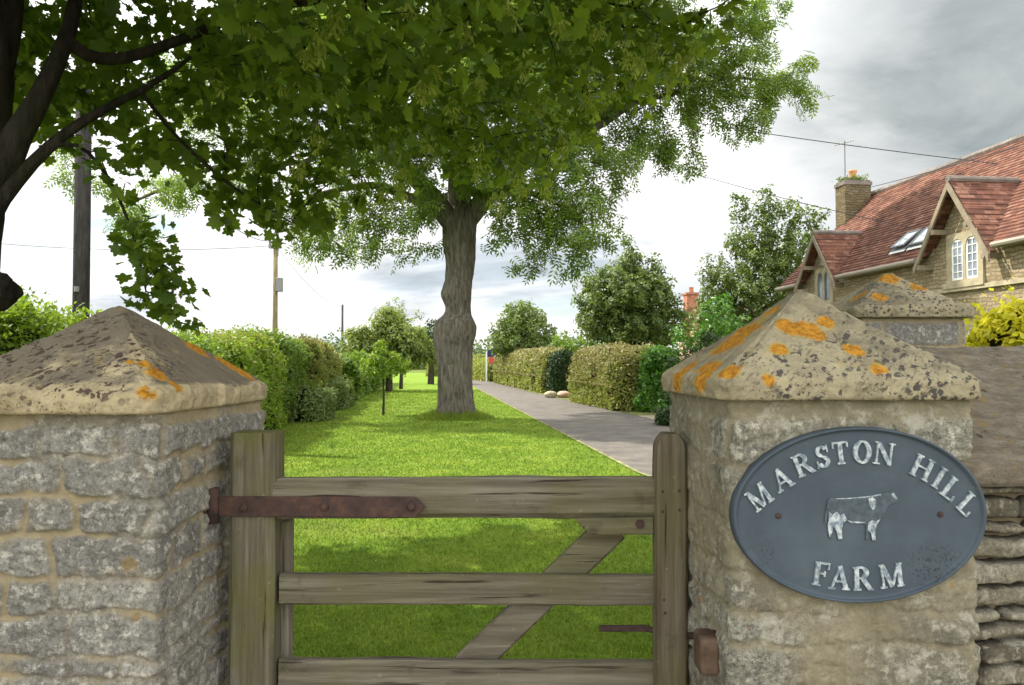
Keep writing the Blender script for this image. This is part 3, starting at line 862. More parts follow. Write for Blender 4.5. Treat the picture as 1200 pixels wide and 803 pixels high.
# --- dry stone wall to the right of the pillar
wall = thing('stone_wall', 'low dry stone wall of thin rubble under sloping lichened coping, right of the signed pillar', 'wall', (2.4, 2.2, 0))
wa = R(7)
wd = np.array([math.cos(wa), math.sin(wa)]); wn_ = np.array([-math.sin(wa), math.cos(wa)])
w0 = np.array([1.04, 1.83])
def wpt(u, w, z): return np.array([w0[0] + wd[0] * u + wn_[0] * w, w0[1] + wd[1] * u + wn_[1] * w, z])
EAVE = P(1150, 568, 1.84)[2]
L, T_ = 2.9, 0.46
# rubble body
per = 2 * (L + T_); res = 0.0055
us = np.concatenate([np.arange(0, 1.15, res), np.arange(1.15, L, 0.03)])
zs = np.concatenate([np.arange(-0.05, 0.6, 0.03), np.arange(0.6, EAVE + 0.01, res * 0.8)])
for side in (0,):
    U, Z = np.meshgrid(us, zs); U = U.ravel(); Z = Z.ravel()
    P3 = np.stack([U, U * 0, Z], 1) + 40
    mask, tone, d, offs = stone_field(U, Z, P3, L, EAVE + 0.005, (0.028, 0.062), (0.05, 0.24), 0.005, 0.005, 55, 0.010)
    h = np.where(mask > 0, -0.045 * mask, 0) + 0.018 * (1 - np.exp(-d / 0.008)) + 0.010 * offs * (1 - mask) + 0.005 * fbm(P3 * np.array([14, 1, 40]), 4, 61)
    Vf = np.stack([w0[0] + wd[0] * U - wn_[0] * h, w0[1] + wd[1] * U - wn_[1] * h, Z], 1)
    nu = len(us)
    i, j = np.meshgrid(np.arange(nu - 1), np.arange(len(zs) - 1)); i = i.ravel(); j = j.ravel()
    Fq = np.stack([j * nu + i, j * nu + i + 1, (j + 1) * nu + i + 1, (j + 1) * nu + i], 1)
    mesh_np('rubble_face', Vf, Fq, MAT['stone_w'], wall, dict(mortar=mask, tone=np.clip(tone + .2 * fbm(P3 * 9, 2, 3), 0, 1), lichen=np.zeros(len(Vf))), smooth=True)
mb = MB(); mb.box((0.0, 0.03, -0.05), (L, T_, EAVE), lambda u, w, z: tuple(wpt(u, w, z)))
mb.build('rubble_back', MAT['house'], wall)
# coping: slabs laid to a slope, rising to a ridge at the back
k = 0; u = -0.02
RIDGE = P(1100, 404, 2.28)[2]
rr = random.Random(4)
cop_n = 0
while u < L:
    ln = [1.25, 0.8, 0.9][k % 3]
    nu_, nw = int(ln / 0.008), 62
    uu = np.linspace(u, min(u + ln, L + .05), nu_)
    prof = [(-0.035, EAVE + 0.002), (-0.045, EAVE + 0.012), (-0.048, EAVE + 0.045), (-0.038, EAVE + 0.056)]
    ws = np.linspace(-0.03, 0.44, nw)
    prof += [(w, EAVE + 0.060 + (RIDGE - EAVE - 0.06) * ((w + 0.03) / 0.47)) for w in ws]
    prof += [(0.46, RIDGE - 0.01), (0.52, EAVE + 0.1), (0.52, EAVE + 0.002)]
    Wp = np.array([p[0] for p in prof]); Zp = np.array([p[1] for p in prof])
    UU, WW = np.meshgrid(uu, Wp); ZZ = np.meshgrid(uu, Zp)[1]
    UU = UU.ravel(); WW = WW.ravel(); ZZ = ZZ.ravel()
    P3 = np.stack([UU, WW, ZZ], 1) + k * 9
    lay = fbm(P3 * np.array([3, 9, 9]), 5, 71 + k, 0.6)
    stepn = np.round(lay * 7) / 7
    f = 0.5 * lay + 0.5 * stepn
    ZZ = ZZ + np.where((WW > -0.035) & (WW < 0.45), 0.020 * f + 0.006 * fbm(P3 * 26, 4, 5, 0.65), 0.004 * lay)
    WW = WW - np.where(WW < -0.03, 0.012 * fbm(P3 * 12, 5, 4, 0.6), 0)
    Vc = np.stack([w0[0] + wd[0] * UU + wn_[0] * WW, w0[1] + wd[1] * UU + wn_[1] * WW, ZZ], 1)
    m = len(prof)
    i, j = np.meshgrid(np.arange(nu_ - 1), np.arange(m - 1)); i = i.ravel(); j = j.ravel()
    Fq = np.stack([j * nu_ + i, j * nu_ + i + 1, (j + 1) * nu_ + i + 1, (j + 1) * nu_ + i], 1)
    mesh_np('coping', Vc, Fq, MAT['coping'], wall, smooth=True)
    u += ln + 0.008; k += 1

# ================================================================== GATE
def board(mb, p0, p1, w, t, up=(0, 0, 1), seed=0, seg=26, wob=0.002, ch=0.006, fin=None):
    """sawn board from p0 to p1, w across (along up), t thick"""
    p0 = np.array(p0, float); p1 = np.array(p1, float)
    d = p1 - p0; Ln = np.linalg.norm(d); d /= Ln
    up = np.array(up, float); up = up - d * np.dot(up, d); up /= np.linalg.norm(up)
    sd = np.cross(d, up)
    sec = []
    for (a, b) in ((1, 1), (-1, 1), (-1, -1), (1, -1)):
        ca, cb = a * t / 2, b * w / 2
        if a * b > 0: sec += [(ca - 0, cb - b * ch), (ca - a * ch, cb)]
        else: sec += [(ca - a * ch, cb), (ca, cb - b * ch)]
    # order the section properly
    sec = [(t/2, w/2-ch), (t/2-ch, w/2), (0, w/2), (-t/2+ch, w/2), (-t/2, w/2-ch), (-t/2, 0), (-t/2, -w/2+ch), (-t/2+ch, -w/2), (0, -w/2), (t/2-ch, -w/2), (t/2, -w/2+ch), (t/2, 0)]
    ns = len(sec); vs = []
    for i in range(seg + 1):
        q = i / seg; c = p0 + d * Ln * q
        n = fbm(np.array([[c[0] * 6 + seed, c[1] * 6 + e * 3.3, c[2] * 6] for e in range(ns)]), 3, seed) * wob
        sc = fin(q) if fin else 1.0
        for e, (a, b) in enumerate(sec):
            vs.append(c + sd * (a * (1 + n[e] / t * 2)) + up * (b * sc * (1 + n[e] / w * 2)))
    fs = []
    for i in range(seg):
        for e in range(ns):
            fs.append((i * ns + e, i * ns + (e + 1) % ns, (i + 1) * ns + (e + 1) % ns, (i + 1) * ns + e))
    fs.append(tuple(range(ns))[::-1]); fs.append(tuple(seg * ns + e for e in range(ns)))
    mb.add(vs, fs)
GY = 2.15
gbase = P(300, 520, GY); gbase[2] = 0
gate = thing('wooden_gate', 'weathered mossy timber field gate with a rusty strap hinge, hung between the two stone pillars', 'gate', gbase)
def gx(px, Y=GY): return P(px, 425, Y)[0]
def gz(py, Y=GY): return P(600, py, Y)[2]
# heel stile
mb = MB(); board(mb, (gx(298.5), GY + 0.035, 0.10), (gx(298.5), GY + 0.035, gz(507)), (gx(324) - gx(272)) * 1.0, 0.105, up=(1, 0, 0), seed=3, seg=40, ch=0.010, wob=0.004)
mb.build('heel_stile', MAT['wood_v'], gate, smooth=False)
mb = MB(); board(mb, (gx(329), GY + 0.075, 0.12), (gx(329), GY + 0.075, gz(616)), 0.026, 0.05, up=(1, 0, 0), seed=9, seg=30, ch=0.004)
mb.build('backing_strip', MAT['wood_v'], gate)
# meeting stile with a rounded head
def head(q):
    return 1.0 if q < 0.965 else max(0.45, math.sqrt(max(0, 1 - ((q - 0.965) / 0.037) ** 2)))
mb = MB(); board(mb, (gx(781.5), GY - 0.01, 0.10), (gx(783), GY - 0.01, gz(507)), gx(799) - gx(764), 0.075, up=(1, 0, 0), seed=5, seg=90, ch=0.007, wob=0.003, fin=head)
mb.build('meeting_stile', MAT['wood_v2'], gate)
# rails
def rail(x0, x1, ya, yb, h, thick, yy, seed, name='rail', ch=0.006):
    mb = MB(); board(mb, (gx(x0), yy, gz(ya)), (gx(x1), yy, gz(yb)), h, thick, seed=seed, seg=60, ch=ch, wob=0.004)
    return mb.build(name, MAT['wood_h'], gate)
rail(322, 766, 584.5, 583.5, 0.112, 0.060, GY + 0.018, 11, 'top_rail', ch=0.016)
rail(328, 766, 692, 694, 0.083, 0.034, GY + 0.025, 12)
rail(328, 766, 793, 796, 0.083, 0.034, GY + 0.025, 13)
rail(328, 766, 890, 893, 0.083, 0.034, GY + 0.025, 14)
rail(328, 766, 985, 988, 0.083, 0.034, GY + 0.025, 15)
# shaped block under the end of the top rail
y0, y1 = GY - 0.012, GY + 0.048
mb = MB()
poly = [(gx(672), y0, gz(606.5)), (gx(764.5), y0, gz(605.5)), (gx(764.5), y0, gz(626)), (gx(690), y0, gz(626))]
mb.prism(poly, (0, y1 - y0, 0)); mb.build('knee_block', MAT['wood_h'], gate, bevel=0.003)
# diagonal brace behind the rails
mb = MB(); board(mb, (gx(430), GY + 0.062, gz(905)), (gx(722), GY + 0.062, gz(622)), 0.088, 0.03, seed=17, seg=50)
mb.build('brace', MAT['wood_d'], gate)
# strap hinge, hook and bolts
mb = MB()
yh = GY - 0.0265
pts = [(262, 580), (488, 580.5), (500, 592), (488, 604.5), (262, 603)]
mb.prism([(gx(a), yh, gz(b)) for a, b in pts], (0, 0.007, 0))
hinge = mb.build('strap_hinge', MAT['rust'], gate, bevel=0.002)
for bx, by in ((291, 593), (384, 592), (484, 592)):
    mb = MB(); c = np.array([gx(bx), yh, gz(by)])
    mb.tube([c + [0, 0.002, 0], c + [0, -0.006, 0], c + [0, -0.010, 0]], [0.012, 0.011, 0.006], 10)
    b = mb.build('bolt_head', MAT['rust'], gate)
    b.parent = hinge; b.location = -np.array(hinge.location)
mb = MB(); c = np.array([gx(254), GY - 0.02, gz(592)])
mb.tube([c + [0, 0, -0.045], c + [0, 0, 0.05]], 0.019, 12)
mb.build('hinge_eye', MAT['rust'], gate, smooth=True)
mb = MB()
mb.box((gx(232), GY - 0.06, gz(607)), (gx(250), GY + 0.03, gz(580)))
mb.tube([(gx(246), GY - 0.02, gz(598)), (gx(254), GY - 0.02, gz(598))], 0.014, 8)
mb.build('hinge_hook', MAT['rust'], pl, bevel=0.004)
mb = MB(); c = np.array([gx(748), y0, gz(613)])
mb.tube([c + [0, 0.002, 0], c + [0, -0.007, 0]], [0.0125, 0.011], 10)
mb.build('bolt_head', MAT['rust'], gate)
# small nails in the meeting stile
for a, b in ((772, 573), (791, 572), (772, 596), (791, 594), (773, 697), (774, 712), (683, 617)):
    mb = MB(); c = np.array([gx(a), GY - 0.048 if a > 700 else y0, gz(b)]); mb.tube([c + [0, 0.004, 0], c + [0, -0.0005, 0]], 0.0042, 8)
    mb.build('nail', MAT['rust'], gate)
# sliding latch bar
mb = MB(); board(mb, (gx(704), GY + 0.052, gz(744)), (gx(764), GY + 0.052, gz(744)), 0.017, 0.01, seed=2, seg=10, wob=0.001, ch=0.002)
mb.tube([(gx(760), GY + 0.05, gz(745)), (gx(812), GY + 0.0, gz(746))], 0.008, 8)
mb.build('latch_bar', MAT['rust'], gate)

# ================================================================== SIGN
sign_c = P(1008.5, 603.5, 1.765)
sc_ = (P(1160, 603, 1.765)[0] - P(856, 603, 1.765)[0]) / 2       # half width
sh_ = sc_ * 102.5 / 152
rotS = RP_rot
sdx = np.array([math.cos(rotS), math.sin(rotS), 0]); sdn = np.array([math.sin(rotS), -math.cos(rotS), 0])    # right, outward
def SP(x, z, o): return sign_c + sdx * x + np.array([0, 0, z]) + sdn * o
sign = thing('oval_sign', 'oval slate blue metal sign with raised lettering and a cow, on the right pillar', 'sign', sign_c)
prof = [(0.97, -0.030), (1.0, -0.026), (1.002, -0.004), (0.995, 0.003), (0.982, 0.005), (0.970, 0.003), (0.962, -0.002), (0.955, -0.004)]
prof += [(q, -0.004) for q in np.linspace(0.93, 0.04, 28)]
n = 160; V = []; 
for (q, o) in prof:
    for k in range(n):
        a = 2 * PI * k / n
        V.append(SP(sc_ * math.cos(a) * q - (0), sh_ * math.sin(a) * q, o))
V.append(SP(0, 0, -0.004))
V = np.array(V); m = len(prof)
V[n * 2:, :] += np.outer(0.0006 * fbm(V[n * 2:] * 30, 3, 5), sdn)
i, j = np.meshgrid(np.arange(n), np.arange(m - 1)); i = i.ravel(); j = j.ravel(); i2 = (i + 1) % n
Fq = np.stack([j * n + i, j * n + i2, (j + 1) * n + i2, (j + 1) * n + i], 1)
Ft = np.stack([(m - 1) * n + np.arange(n), (m - 1) * n + (np.arange(n) + 1) % n, np.full(n, len(V) - 1)], 1)
spk = np.zeros(len(V))
for (zx, zy, r) in ((850, 620, 0.055), (820, 600, 0.04), (180, 560, 0.03), (900, 600, 0.04), (800, 650, 0.03)):
    c = SP((zx - 557) * 0.000577, (410 - zy) * 0.000577, 0)
    spk = np.maximum(spk, np.clip(1.3 - np.linalg.norm(V - c, axis=1) / r, 0, 1))
mesh_np('plate', V, [Fq, Ft], MAT['plate'], sign, dict(speck=spk), smooth=True)

# hand drawn roman capitals; every piece is a polygon in a 1 unit high box
def strk(p, q, w):
    p = np.array(p, float); q = np.array(q, float); d = q - p; nn = np.array([-d[1], d[0]]) / np.linalg.norm(d) * w / 2
    return [tuple(p - nn), tuple(q - nn), tuple(q + nn), tuple(p + nn)]
def vst(x, w, y0=0.0, y1=1.0): return [(x - w / 2, y0), (x + w / 2, y0), (x + w / 2, y1), (x - w / 2, y1)]
def hst(x0, x1, y, h): return [(x0, y - h / 2), (x1, y - h / 2), (x1, y + h / 2), (x0, y + h / 2)]
def arc(cx, cy, rx, ry, a0, a1, wv, wh, n=14):
    out = []; pr_ = None
    for k in range(n + 1):
        a = R(a0 + (a1 - a0) * k / n)
        w = wv * abs(math.cos(a)) + wh * abs(math.sin(a))
        o = (cx + rx * math.cos(a), cy + ry * math.sin(a)); ii = (cx + (rx - w) * math.cos(a), cy + (ry - w) * math.sin(a))
        if pr_: out.append([pr_[0], o, ii, pr_[1]])
        pr_ = (o, ii)
    return out
TK, TN, SF = 0.20, 0.09, 0.07
GL = {}
GL['M'] = (1.08, [vst(0.14, TN), vst(0.92, TK), strk((0.16, 0.97), (0.52, 0.05), TK), strk((0.54, 0.05), (0.90, 0.97), TN), hst(0.0, 0.28, 0.035, SF), hst(0.74, 1.08, 0.035, SF), hst(0.02, 0.22, 0.965, SF), hst(0.86, 1.06, 0.965, SF)])
GL['A'] = (0.96, [strk((0.14, 0.03), (0.48, 0.98), TN), strk((0.80, 0.03), (0.46, 0.98), TK), hst(0.24, 0.70, 0.34, 0.08), hst(0.0, 0.30, 0.035, SF), hst(0.62, 0.96, 0.035, SF)])
GL['R'] = (0.92, [vst(0.20, TK)] + arc(0.42, 0.735, 0.33, 0.265, 90, -90, TK, 0.08, 12) + [hst(0.2, 0.44, 0.96, 0.08), hst(0.2, 0.44, 0.51, 0.08), strk((0.46, 0.5), (0.80, 0.04), TK), hst(0.02, 0.38, 0.035, SF), hst(0.70, 0.94, 0.035, SF), hst(0.02, 0.22, 0.965, SF)])
GL['S'] = (0.70, arc(0.35, 0.74, 0.30, 0.26, 20, 270, 0.15, 0.10, 14) + arc(0.35, 0.27, 0.32, 0.27, 90, -160, 0.17, 0.10, 14) + [vst(0.63, 0.06, 0.66, 0.98), vst(0.05, 0.06, 0.02, 0.36)])
GL['T'] = (0.80, [vst(0.40, TK), hst(0.02, 0.78, 0.955, 0.09), vst(0.045, 0.07, 0.72, 0.95), vst(0.755, 0.07, 0.72, 0.95), hst(0.22, 0.58, 0.035, SF)])
GL['O'] = (0.92, arc(0.46, 0.5, 0.45, 0.52, 0, 360, TK, 0.08, 32))
GL['N'] = (1.0, [vst(0.16, TN), vst(0.84, TN), strk((0.18, 0.95), (0.82, 0.05), TK), hst(0.0, 0.32, 0.035, SF), hst(0.0, 0.22, 0.965, SF), hst(0.68, 1.0, 0.965, SF)])
GL['H'] = (1.0, [vst(0.18, TK), vst(0.82, TK), hst(0.18, 0.82, 0.52, 0.08), hst(0.0, 0.36, 0.035, SF), hst(0.64, 1.0, 0.035, SF), hst(0.0, 0.36, 0.965, SF), hst(0.64, 1.0, 0.965, SF)])
GL['I'] = (0.40, [vst(0.20, TK), hst(0.02, 0.38, 0.035, SF), hst(0.02, 0.38, 0.965, SF)])
GL['L'] = (0.74, [vst(0.18, TK), hst(0.0, 0.72, 0.045, 0.09), hst(0.0, 0.36, 0.965, SF), vst(0.685, 0.08, 0.03, 0.30)])
GL['F'] = (0.72, [vst(0.18, TK), hst(0.05, 0.70, 0.955, 0.09), hst(0.2, 0.54, 0.52, 0.08), vst(0.665, 0.07, 0.72, 0.97), vst(0.525, 0.06, 0.40, 0.64), hst(0.0, 0.38, 0.035, SF)])
ZS = 0.000577 * (sc_ / 0.2925)
def letter(ch, zx, zy, ang, H_, sx=1.0):
    w, pieces = GL[ch]
    ox, oz = (zx - 557) * ZS, (410 - zy) * ZS
    ca, sa = math.cos(R(ang)), math.sin(R(ang))
    mb = MB()
    for k, pc in enumerate(pieces):
        o = 0.0008 + 0.00009 * (k % 9)
        pts = []
        for (x, y) in pc:
            lx = (x - w / 2) * H_ * sx; ly = (y - 0.5) * H_
            pts.append(SP(ox + lx * ca - ly * sa, oz + lx * sa + ly * ca, o))
        area = sum(pc[i][0] * pc[(i + 1) % len(pc)][1] - pc[(i + 1) % len(pc)][0] * pc[i][1] for i in range(len(pc)))
        mb.prism(pts, -sdn * 0.006)
    mb.build('letter', MAT['letter'], sign)
for ch, zx, zy, a in (('M', 155, 337, 37), ('A', 245, 268, 30), ('R', 330, 212, 22), ('S', 408, 183, 13), ('T', 480, 168, 6), ('O', 567, 165, 0), ('N', 655, 172, -8),
                      ('H', 808, 228, -26), ('I', 876, 268, -32), ('L', 925, 312, -38), ('L', 990, 372, -44)):
    letter(ch, zx, zy, a, 88 * ZS, 0.92)
for ch, zx, zy, a in (('F', 398, 638, -9), ('A', 472, 653, -4), ('R', 562, 657, 1), ('M', 678, 647, 7)):
    letter(ch, zx, zy, a, 92 * ZS, 0.95)
cow = [(428, 356), (434, 346), (500, 347), (560, 343), (600, 339), (640, 332), (660, 324), (676, 326), (688, 318), (698, 330), (714, 350), (708, 360), (688, 364), (668, 376), (657, 400), (640, 424),
       (636, 436), (624, 450), (618, 470), (618, 512), (602, 512), (598, 480), (590, 470), (588, 508), (578, 508), (580, 450), (560, 440), (520, 437), (500, 432), (490, 445), (482, 470), (486, 506), (466, 506), (460, 474), (448, 455),
       (444, 478), (446, 500), (430, 500), (428, 470), (424, 450), (430, 430), (428, 400), (422, 440), (414, 444), (418, 400)]
def shape(pts, o, name, mat, depth=0.004):
    mb = MB(); mb.prism([SP((x - 557) * ZS, (410 - y) * ZS, o) for x, y in pts], -sdn * depth)
    return mb.build(name, mat, sign)
cw = shape(cow, -0.0010, 'cow_relief', MAT['relief'])
def sub(ob, par):
    ob.parent = par; ob.location = (0, 0, 0)
for pts in ([(432, 395), (446, 410), (462, 396), (476, 412), (492, 405), (504, 430), (488, 440), (482, 466), (484, 503), (468, 503), (462, 474), (448, 452), (446, 470), (434, 498), (428, 470), (426, 448), (431, 430)],
            [(590, 346), (606, 342), (620, 352), (618, 380), (608, 392), (594, 376)],
            [(588, 440), (604, 432), (618, 436), (636, 428), (622, 450), (616, 470), (617, 509), (604, 509), (598, 480), (586, 470)],
            [(502, 430), (522, 434), (560, 437), (580, 440), (560, 443), (520, 441)],
            [(680, 332), (690, 326), (702, 342), (704, 352), (692, 346)],
            [(436, 347), (500, 344.5), (560, 340.5), (600, 337), (640, 330), (640, 334), (600, 341), (560, 345), (500, 349)]):
    o = shape(pts, -0.0005, 'painted_patch', MAT['relief_white'], 0.003); sub(o, cw)
for zx in (233, 880):
    mb = MB(); c = SP((zx - 557) * ZS, (410 - 412) * ZS, 0)
    mb.tube([c - sdn * 0.006, c - sdn * 0.001, c + sdn * 0.0005], [0.0065, 0.0065, 0.004], 12)
    mb.build('fixing_bolt', MAT['rust'], sign)

# ================================================================== HOUSE
ha = R(6.4)
hA = np.array([-math.sin(ha), math.cos(ha)]); hB = np.array([math.cos(ha), math.sin(ha)])
HO = np.array([9.5, 14.5])
def Hh(u, w, z): return (HO[0] + hA[0] * u + hB[0] * w, HO[1] + hA[1] * u + hB[1] * w, z)
house = thing('stone_house', 'long stone cottage with red clay tiled roof, gabled dormers and bargeboards, right of the lane', 'house', Hh(3, 3, 0))
EZ, RZ_, WW_ = 3.88, 6.86, 0.22         # eave, ridge heights, wall face behind the eave line
U0, U1, DD = -7.0, 10.0, 3.0
dorm = [(1.88, 1.06, 5.40), (7.62, 1.02, 5.22)]    # centre, half width, apex height
dorm2 = dorm + [(-4.2, 1.06, 5.40)]
mb = MB()
def q(mb, pts, uvs=None): mb.add([Hh(*p) for p in pts], [tuple(range(len(pts)))], uvs or [(p[0], p[2]) for p in pts])
# front wall as polygons: up to the eave, and the gables above it
q(mb, [(U0, WW_, -0.1), (U1, WW_, -0.1), (U1, WW_, EZ + 0.2), (U0, WW_, EZ + 0.2)])
for c, hw, az in dorm2:
    xx_ = hw * (1 - 0.27 / (az - EZ)); q(mb, [(c - xx_, WW_, EZ + 0.2), (c + xx_, WW_, EZ + 0.2), (c, WW_, az - 0.07)])
# far and near gable walls, back wall
for uu in (U0, U1):
    q(mb, [(uu, WW_, -0.1), (uu, 2 * DD - WW_, -0.1), (uu, 2 * DD - WW_, EZ + 0.2), (uu, DD, RZ_ - 0.1), (uu, WW_, EZ + 0.2)], [(WW_, 0), (2 * DD, 0), (2 * DD, EZ), (DD, RZ_), (WW_, EZ)])
q(mb, [(U0, 2 * DD - WW_, -0.1), (U1, 2 * DD - WW_, -0.1), (U1, 2 * DD - WW_, EZ + 0.2), (U0, 2 * DD - WW_, EZ + 0.2)])
mb.build('wall', MAT['house'], house)
# roof: stepped courses of tiles on both slopes, real steps
def slope_z(w): return EZ + (RZ_ - EZ) * w / DD
mb = MB()
course = 0.115
nrow = int(DD * math.sqrt(2) / course)
rr = random.Random(9)
for side in (1, -1):
    for r in range(nrow):
        w0_, w1_ = DD * r / nrow, DD * (r + 1) / nrow
        lift = 0.026
        zr = slope_z((w0_ + w1_) / 2)
        gaps = []
        if side == 1:
            for c, hw, az in dorm2:
                hh_ = (hw + 0.05) * (az - zr) / (az - EZ)
                if hh_ > 0: gaps.append((c - hh_, c + hh_))
        cuts = sorted([U0 - 0.1, U1 + 0.12] + [v for gp in gaps for v in gp] + [U0 + 0.9 + 1.02 * k for k in range(17)])
        for u, u2 in zip(cuts[:-1], cuts[1:]):
            if u2 - u < 0.005 or u2 > U1 + 0.13 or any(gp[0] - 1e-4 <= u and u2 <= gp[1] + 1e-4 for gp in gaps): continue
            jig = rr.uniform(-0.004, 0.006)
            za, zb_ = slope_z(w0_) + lift + jig, slope_z(w1_) + 0.004 + jig
            if side == 1: A = [(u, w0_, za), (u2, w0_, za), (u2, w1_ + 0.01, zb_), (u, w1_ + 0.01, zb_)]
            else: A = [(u, 2 * DD - w0_, za), (u2, 2 * DD - w0_, za), (u2, 2 * DD - w1_ - 0.01, zb_), (u, 2 * DD - w1_ - 0.01, zb_)]
            uv = [(u, r * course), (u2, r * course), (u2, (r + 1) * course), (u, (r + 1) * course)]
            mb.add([Hh(*p) for p in A], [(0, 1, 2, 3)], uv)
            B = [(p[0], p[1], p[2] - lift - 0.01) for p in A[:2]]
            mb.add([Hh(*p) for p in (B[0], B[1], A[1], A[0])], [(0, 1, 2, 3)], [(u, r * course), (u2, r * course), (u2, r * course + .01), (u, r * course + .01)])
roof = mb.build('roof', MAT['tile'], house)
# ridge
mb = MB(); u = U0 - 0.1
while u < U1:
    mb.tube([Hh(u, DD, RZ_ + 0.0 + rr.uniform(0, .012)), Hh(u + 0.43, DD, RZ_ + 0.0 + rr.uniform(0, .012))], 0.10, 8); u += 0.44
mb.build('ridge_tiles', MAT['ridge'], house)
# dormer gables: little tiled roofs running back into the main slope
for c, hw, az in dorm2:
    rise = az - EZ; ov = 0.30
    apw = (az - EZ) / (RZ_ - EZ) * DD
    mb = MB(); nr = 14
    hw2 = hw + 0.12; low = az - rise * hw2 / hw
    for sgn in (-1, 1):
        for r in range(nr):
            t0, t1 = r / nr, (r + 1) / nr        # 0 at the foot
            ua, ub = c + sgn * hw2 * (1 - t0), c + sgn * hw2 * (1 - t1)
            za, zb_ = low + (az - low) * t0 + 0.024, low + (az - low) * t1 + 0.004
            ba, bb = max(0.0, (za - EZ) / (RZ_ - EZ) * DD), (zb_ - EZ) / (RZ_ - EZ) * DD
            f = -0.10
            A = [(ua, f, za), (ua, ba + 0.02, za), (ub, bb + 0.02, zb_), (ub, f, zb_)]
            L_ = math.hypot(hw2, az - low)
            uv = [(f, t0 * L_), (ba, t0 * L_), (bb, t1 * L_), (f, t1 * L_)]
            uv = [(a + c * 3.1 + sgn, b) for a, b in uv]
            mb.add([Hh(*p) for p in A], [(0, 1, 2, 3)], uv)
            mb.add([Hh(ua, f, za - 0.034), Hh(ua, ba + 0.02, za - 0.034), Hh(ua, ba + 0.02, za), Hh(ua, f, za)], [(0, 1, 2, 3)], [uv[0], uv[1], uv[1], uv[0]])
    dr = mb.build('dormer_roof', MAT['tile'], house)
    mb = MB(); mb.tube([Hh(c, -0.12, az + 0.02), Hh(c, apw - 0.05, az + 0.02)], 0.075, 8)
    mb.build('dormer_ridge', MAT['ridge'], house)
    for sgn in (-1, 1):
        mb = MB()
        a = (c + sgn * hw2, low - 0.03); b = (c, az - 0.03)
        poly = [(a[0], -0.14, a[1] - 0.17), (a[0], -0.14, a[1]), (b[0], -0.14, b[1]), (b[0], -0.14, b[1] - 0.17)]
        pts = [Hh(*p) for p in poly]
        mb.prism(pts, (hB[0] * 0.045, hB[1] * 0.045, 0)); mb.build('bargeboard', MAT['barge'], house)
    # corbels carrying the bargeboards
    for t in (0.10, 0.52):
        for sgn in (-1, 1):
            uu = c + sgn * hw2 * (1 - t); zz = low + (az - low) * t - 0.22
            mb = MB(); mb.box((uu - 0.05 - sgn * 0.05, -0.13, zz - 0.05), (uu + 0.05 - sgn * 0.05, WW_ - 0.002, zz + 0.055), Hh)
            mb.build('corbel', MAT['barge'], house)
# gutters between the dormers
segs = [(U0, -4.2 - 1.2), (-4.2 + 1.2, 1.88 - 1.2), (1.88 + 1.2, 7.62 - 1.15), (7.62 + 1.15, U1 + 0.1)]
for a, b in segs:
    mb = MB(); mb.tube([Hh(a, -0.07, EZ - 0.035), Hh(b, -0.07, EZ - 0.035)], 0.055, 8)
    mb.box((a, -0.01, EZ - 0.10), (b, 0.012, EZ + 0.0), Hh)
    mb.build('gutter', MAT['gutter'], house)
# soffit
for a, b in segs:
    mb = MB(); mb.box((a, 0.014, EZ - 0.02), (b, WW_ - 0.003, EZ - 0.001), Hh)
    mb.build('soffit', MAT['barge'], house)
# string course
mb = MB(); mb.box((U0, WW_ - 0.075, 3.06), (U1 - 3.4, WW_ - 0.001, 3.15), Hh); mb.box((U1 - 2.9, WW_ - 0.075, 3.06), (U1 + .02, WW_ - 0.001, 3.15), Hh)
mb.build('string_course', MAT['dress'], house)
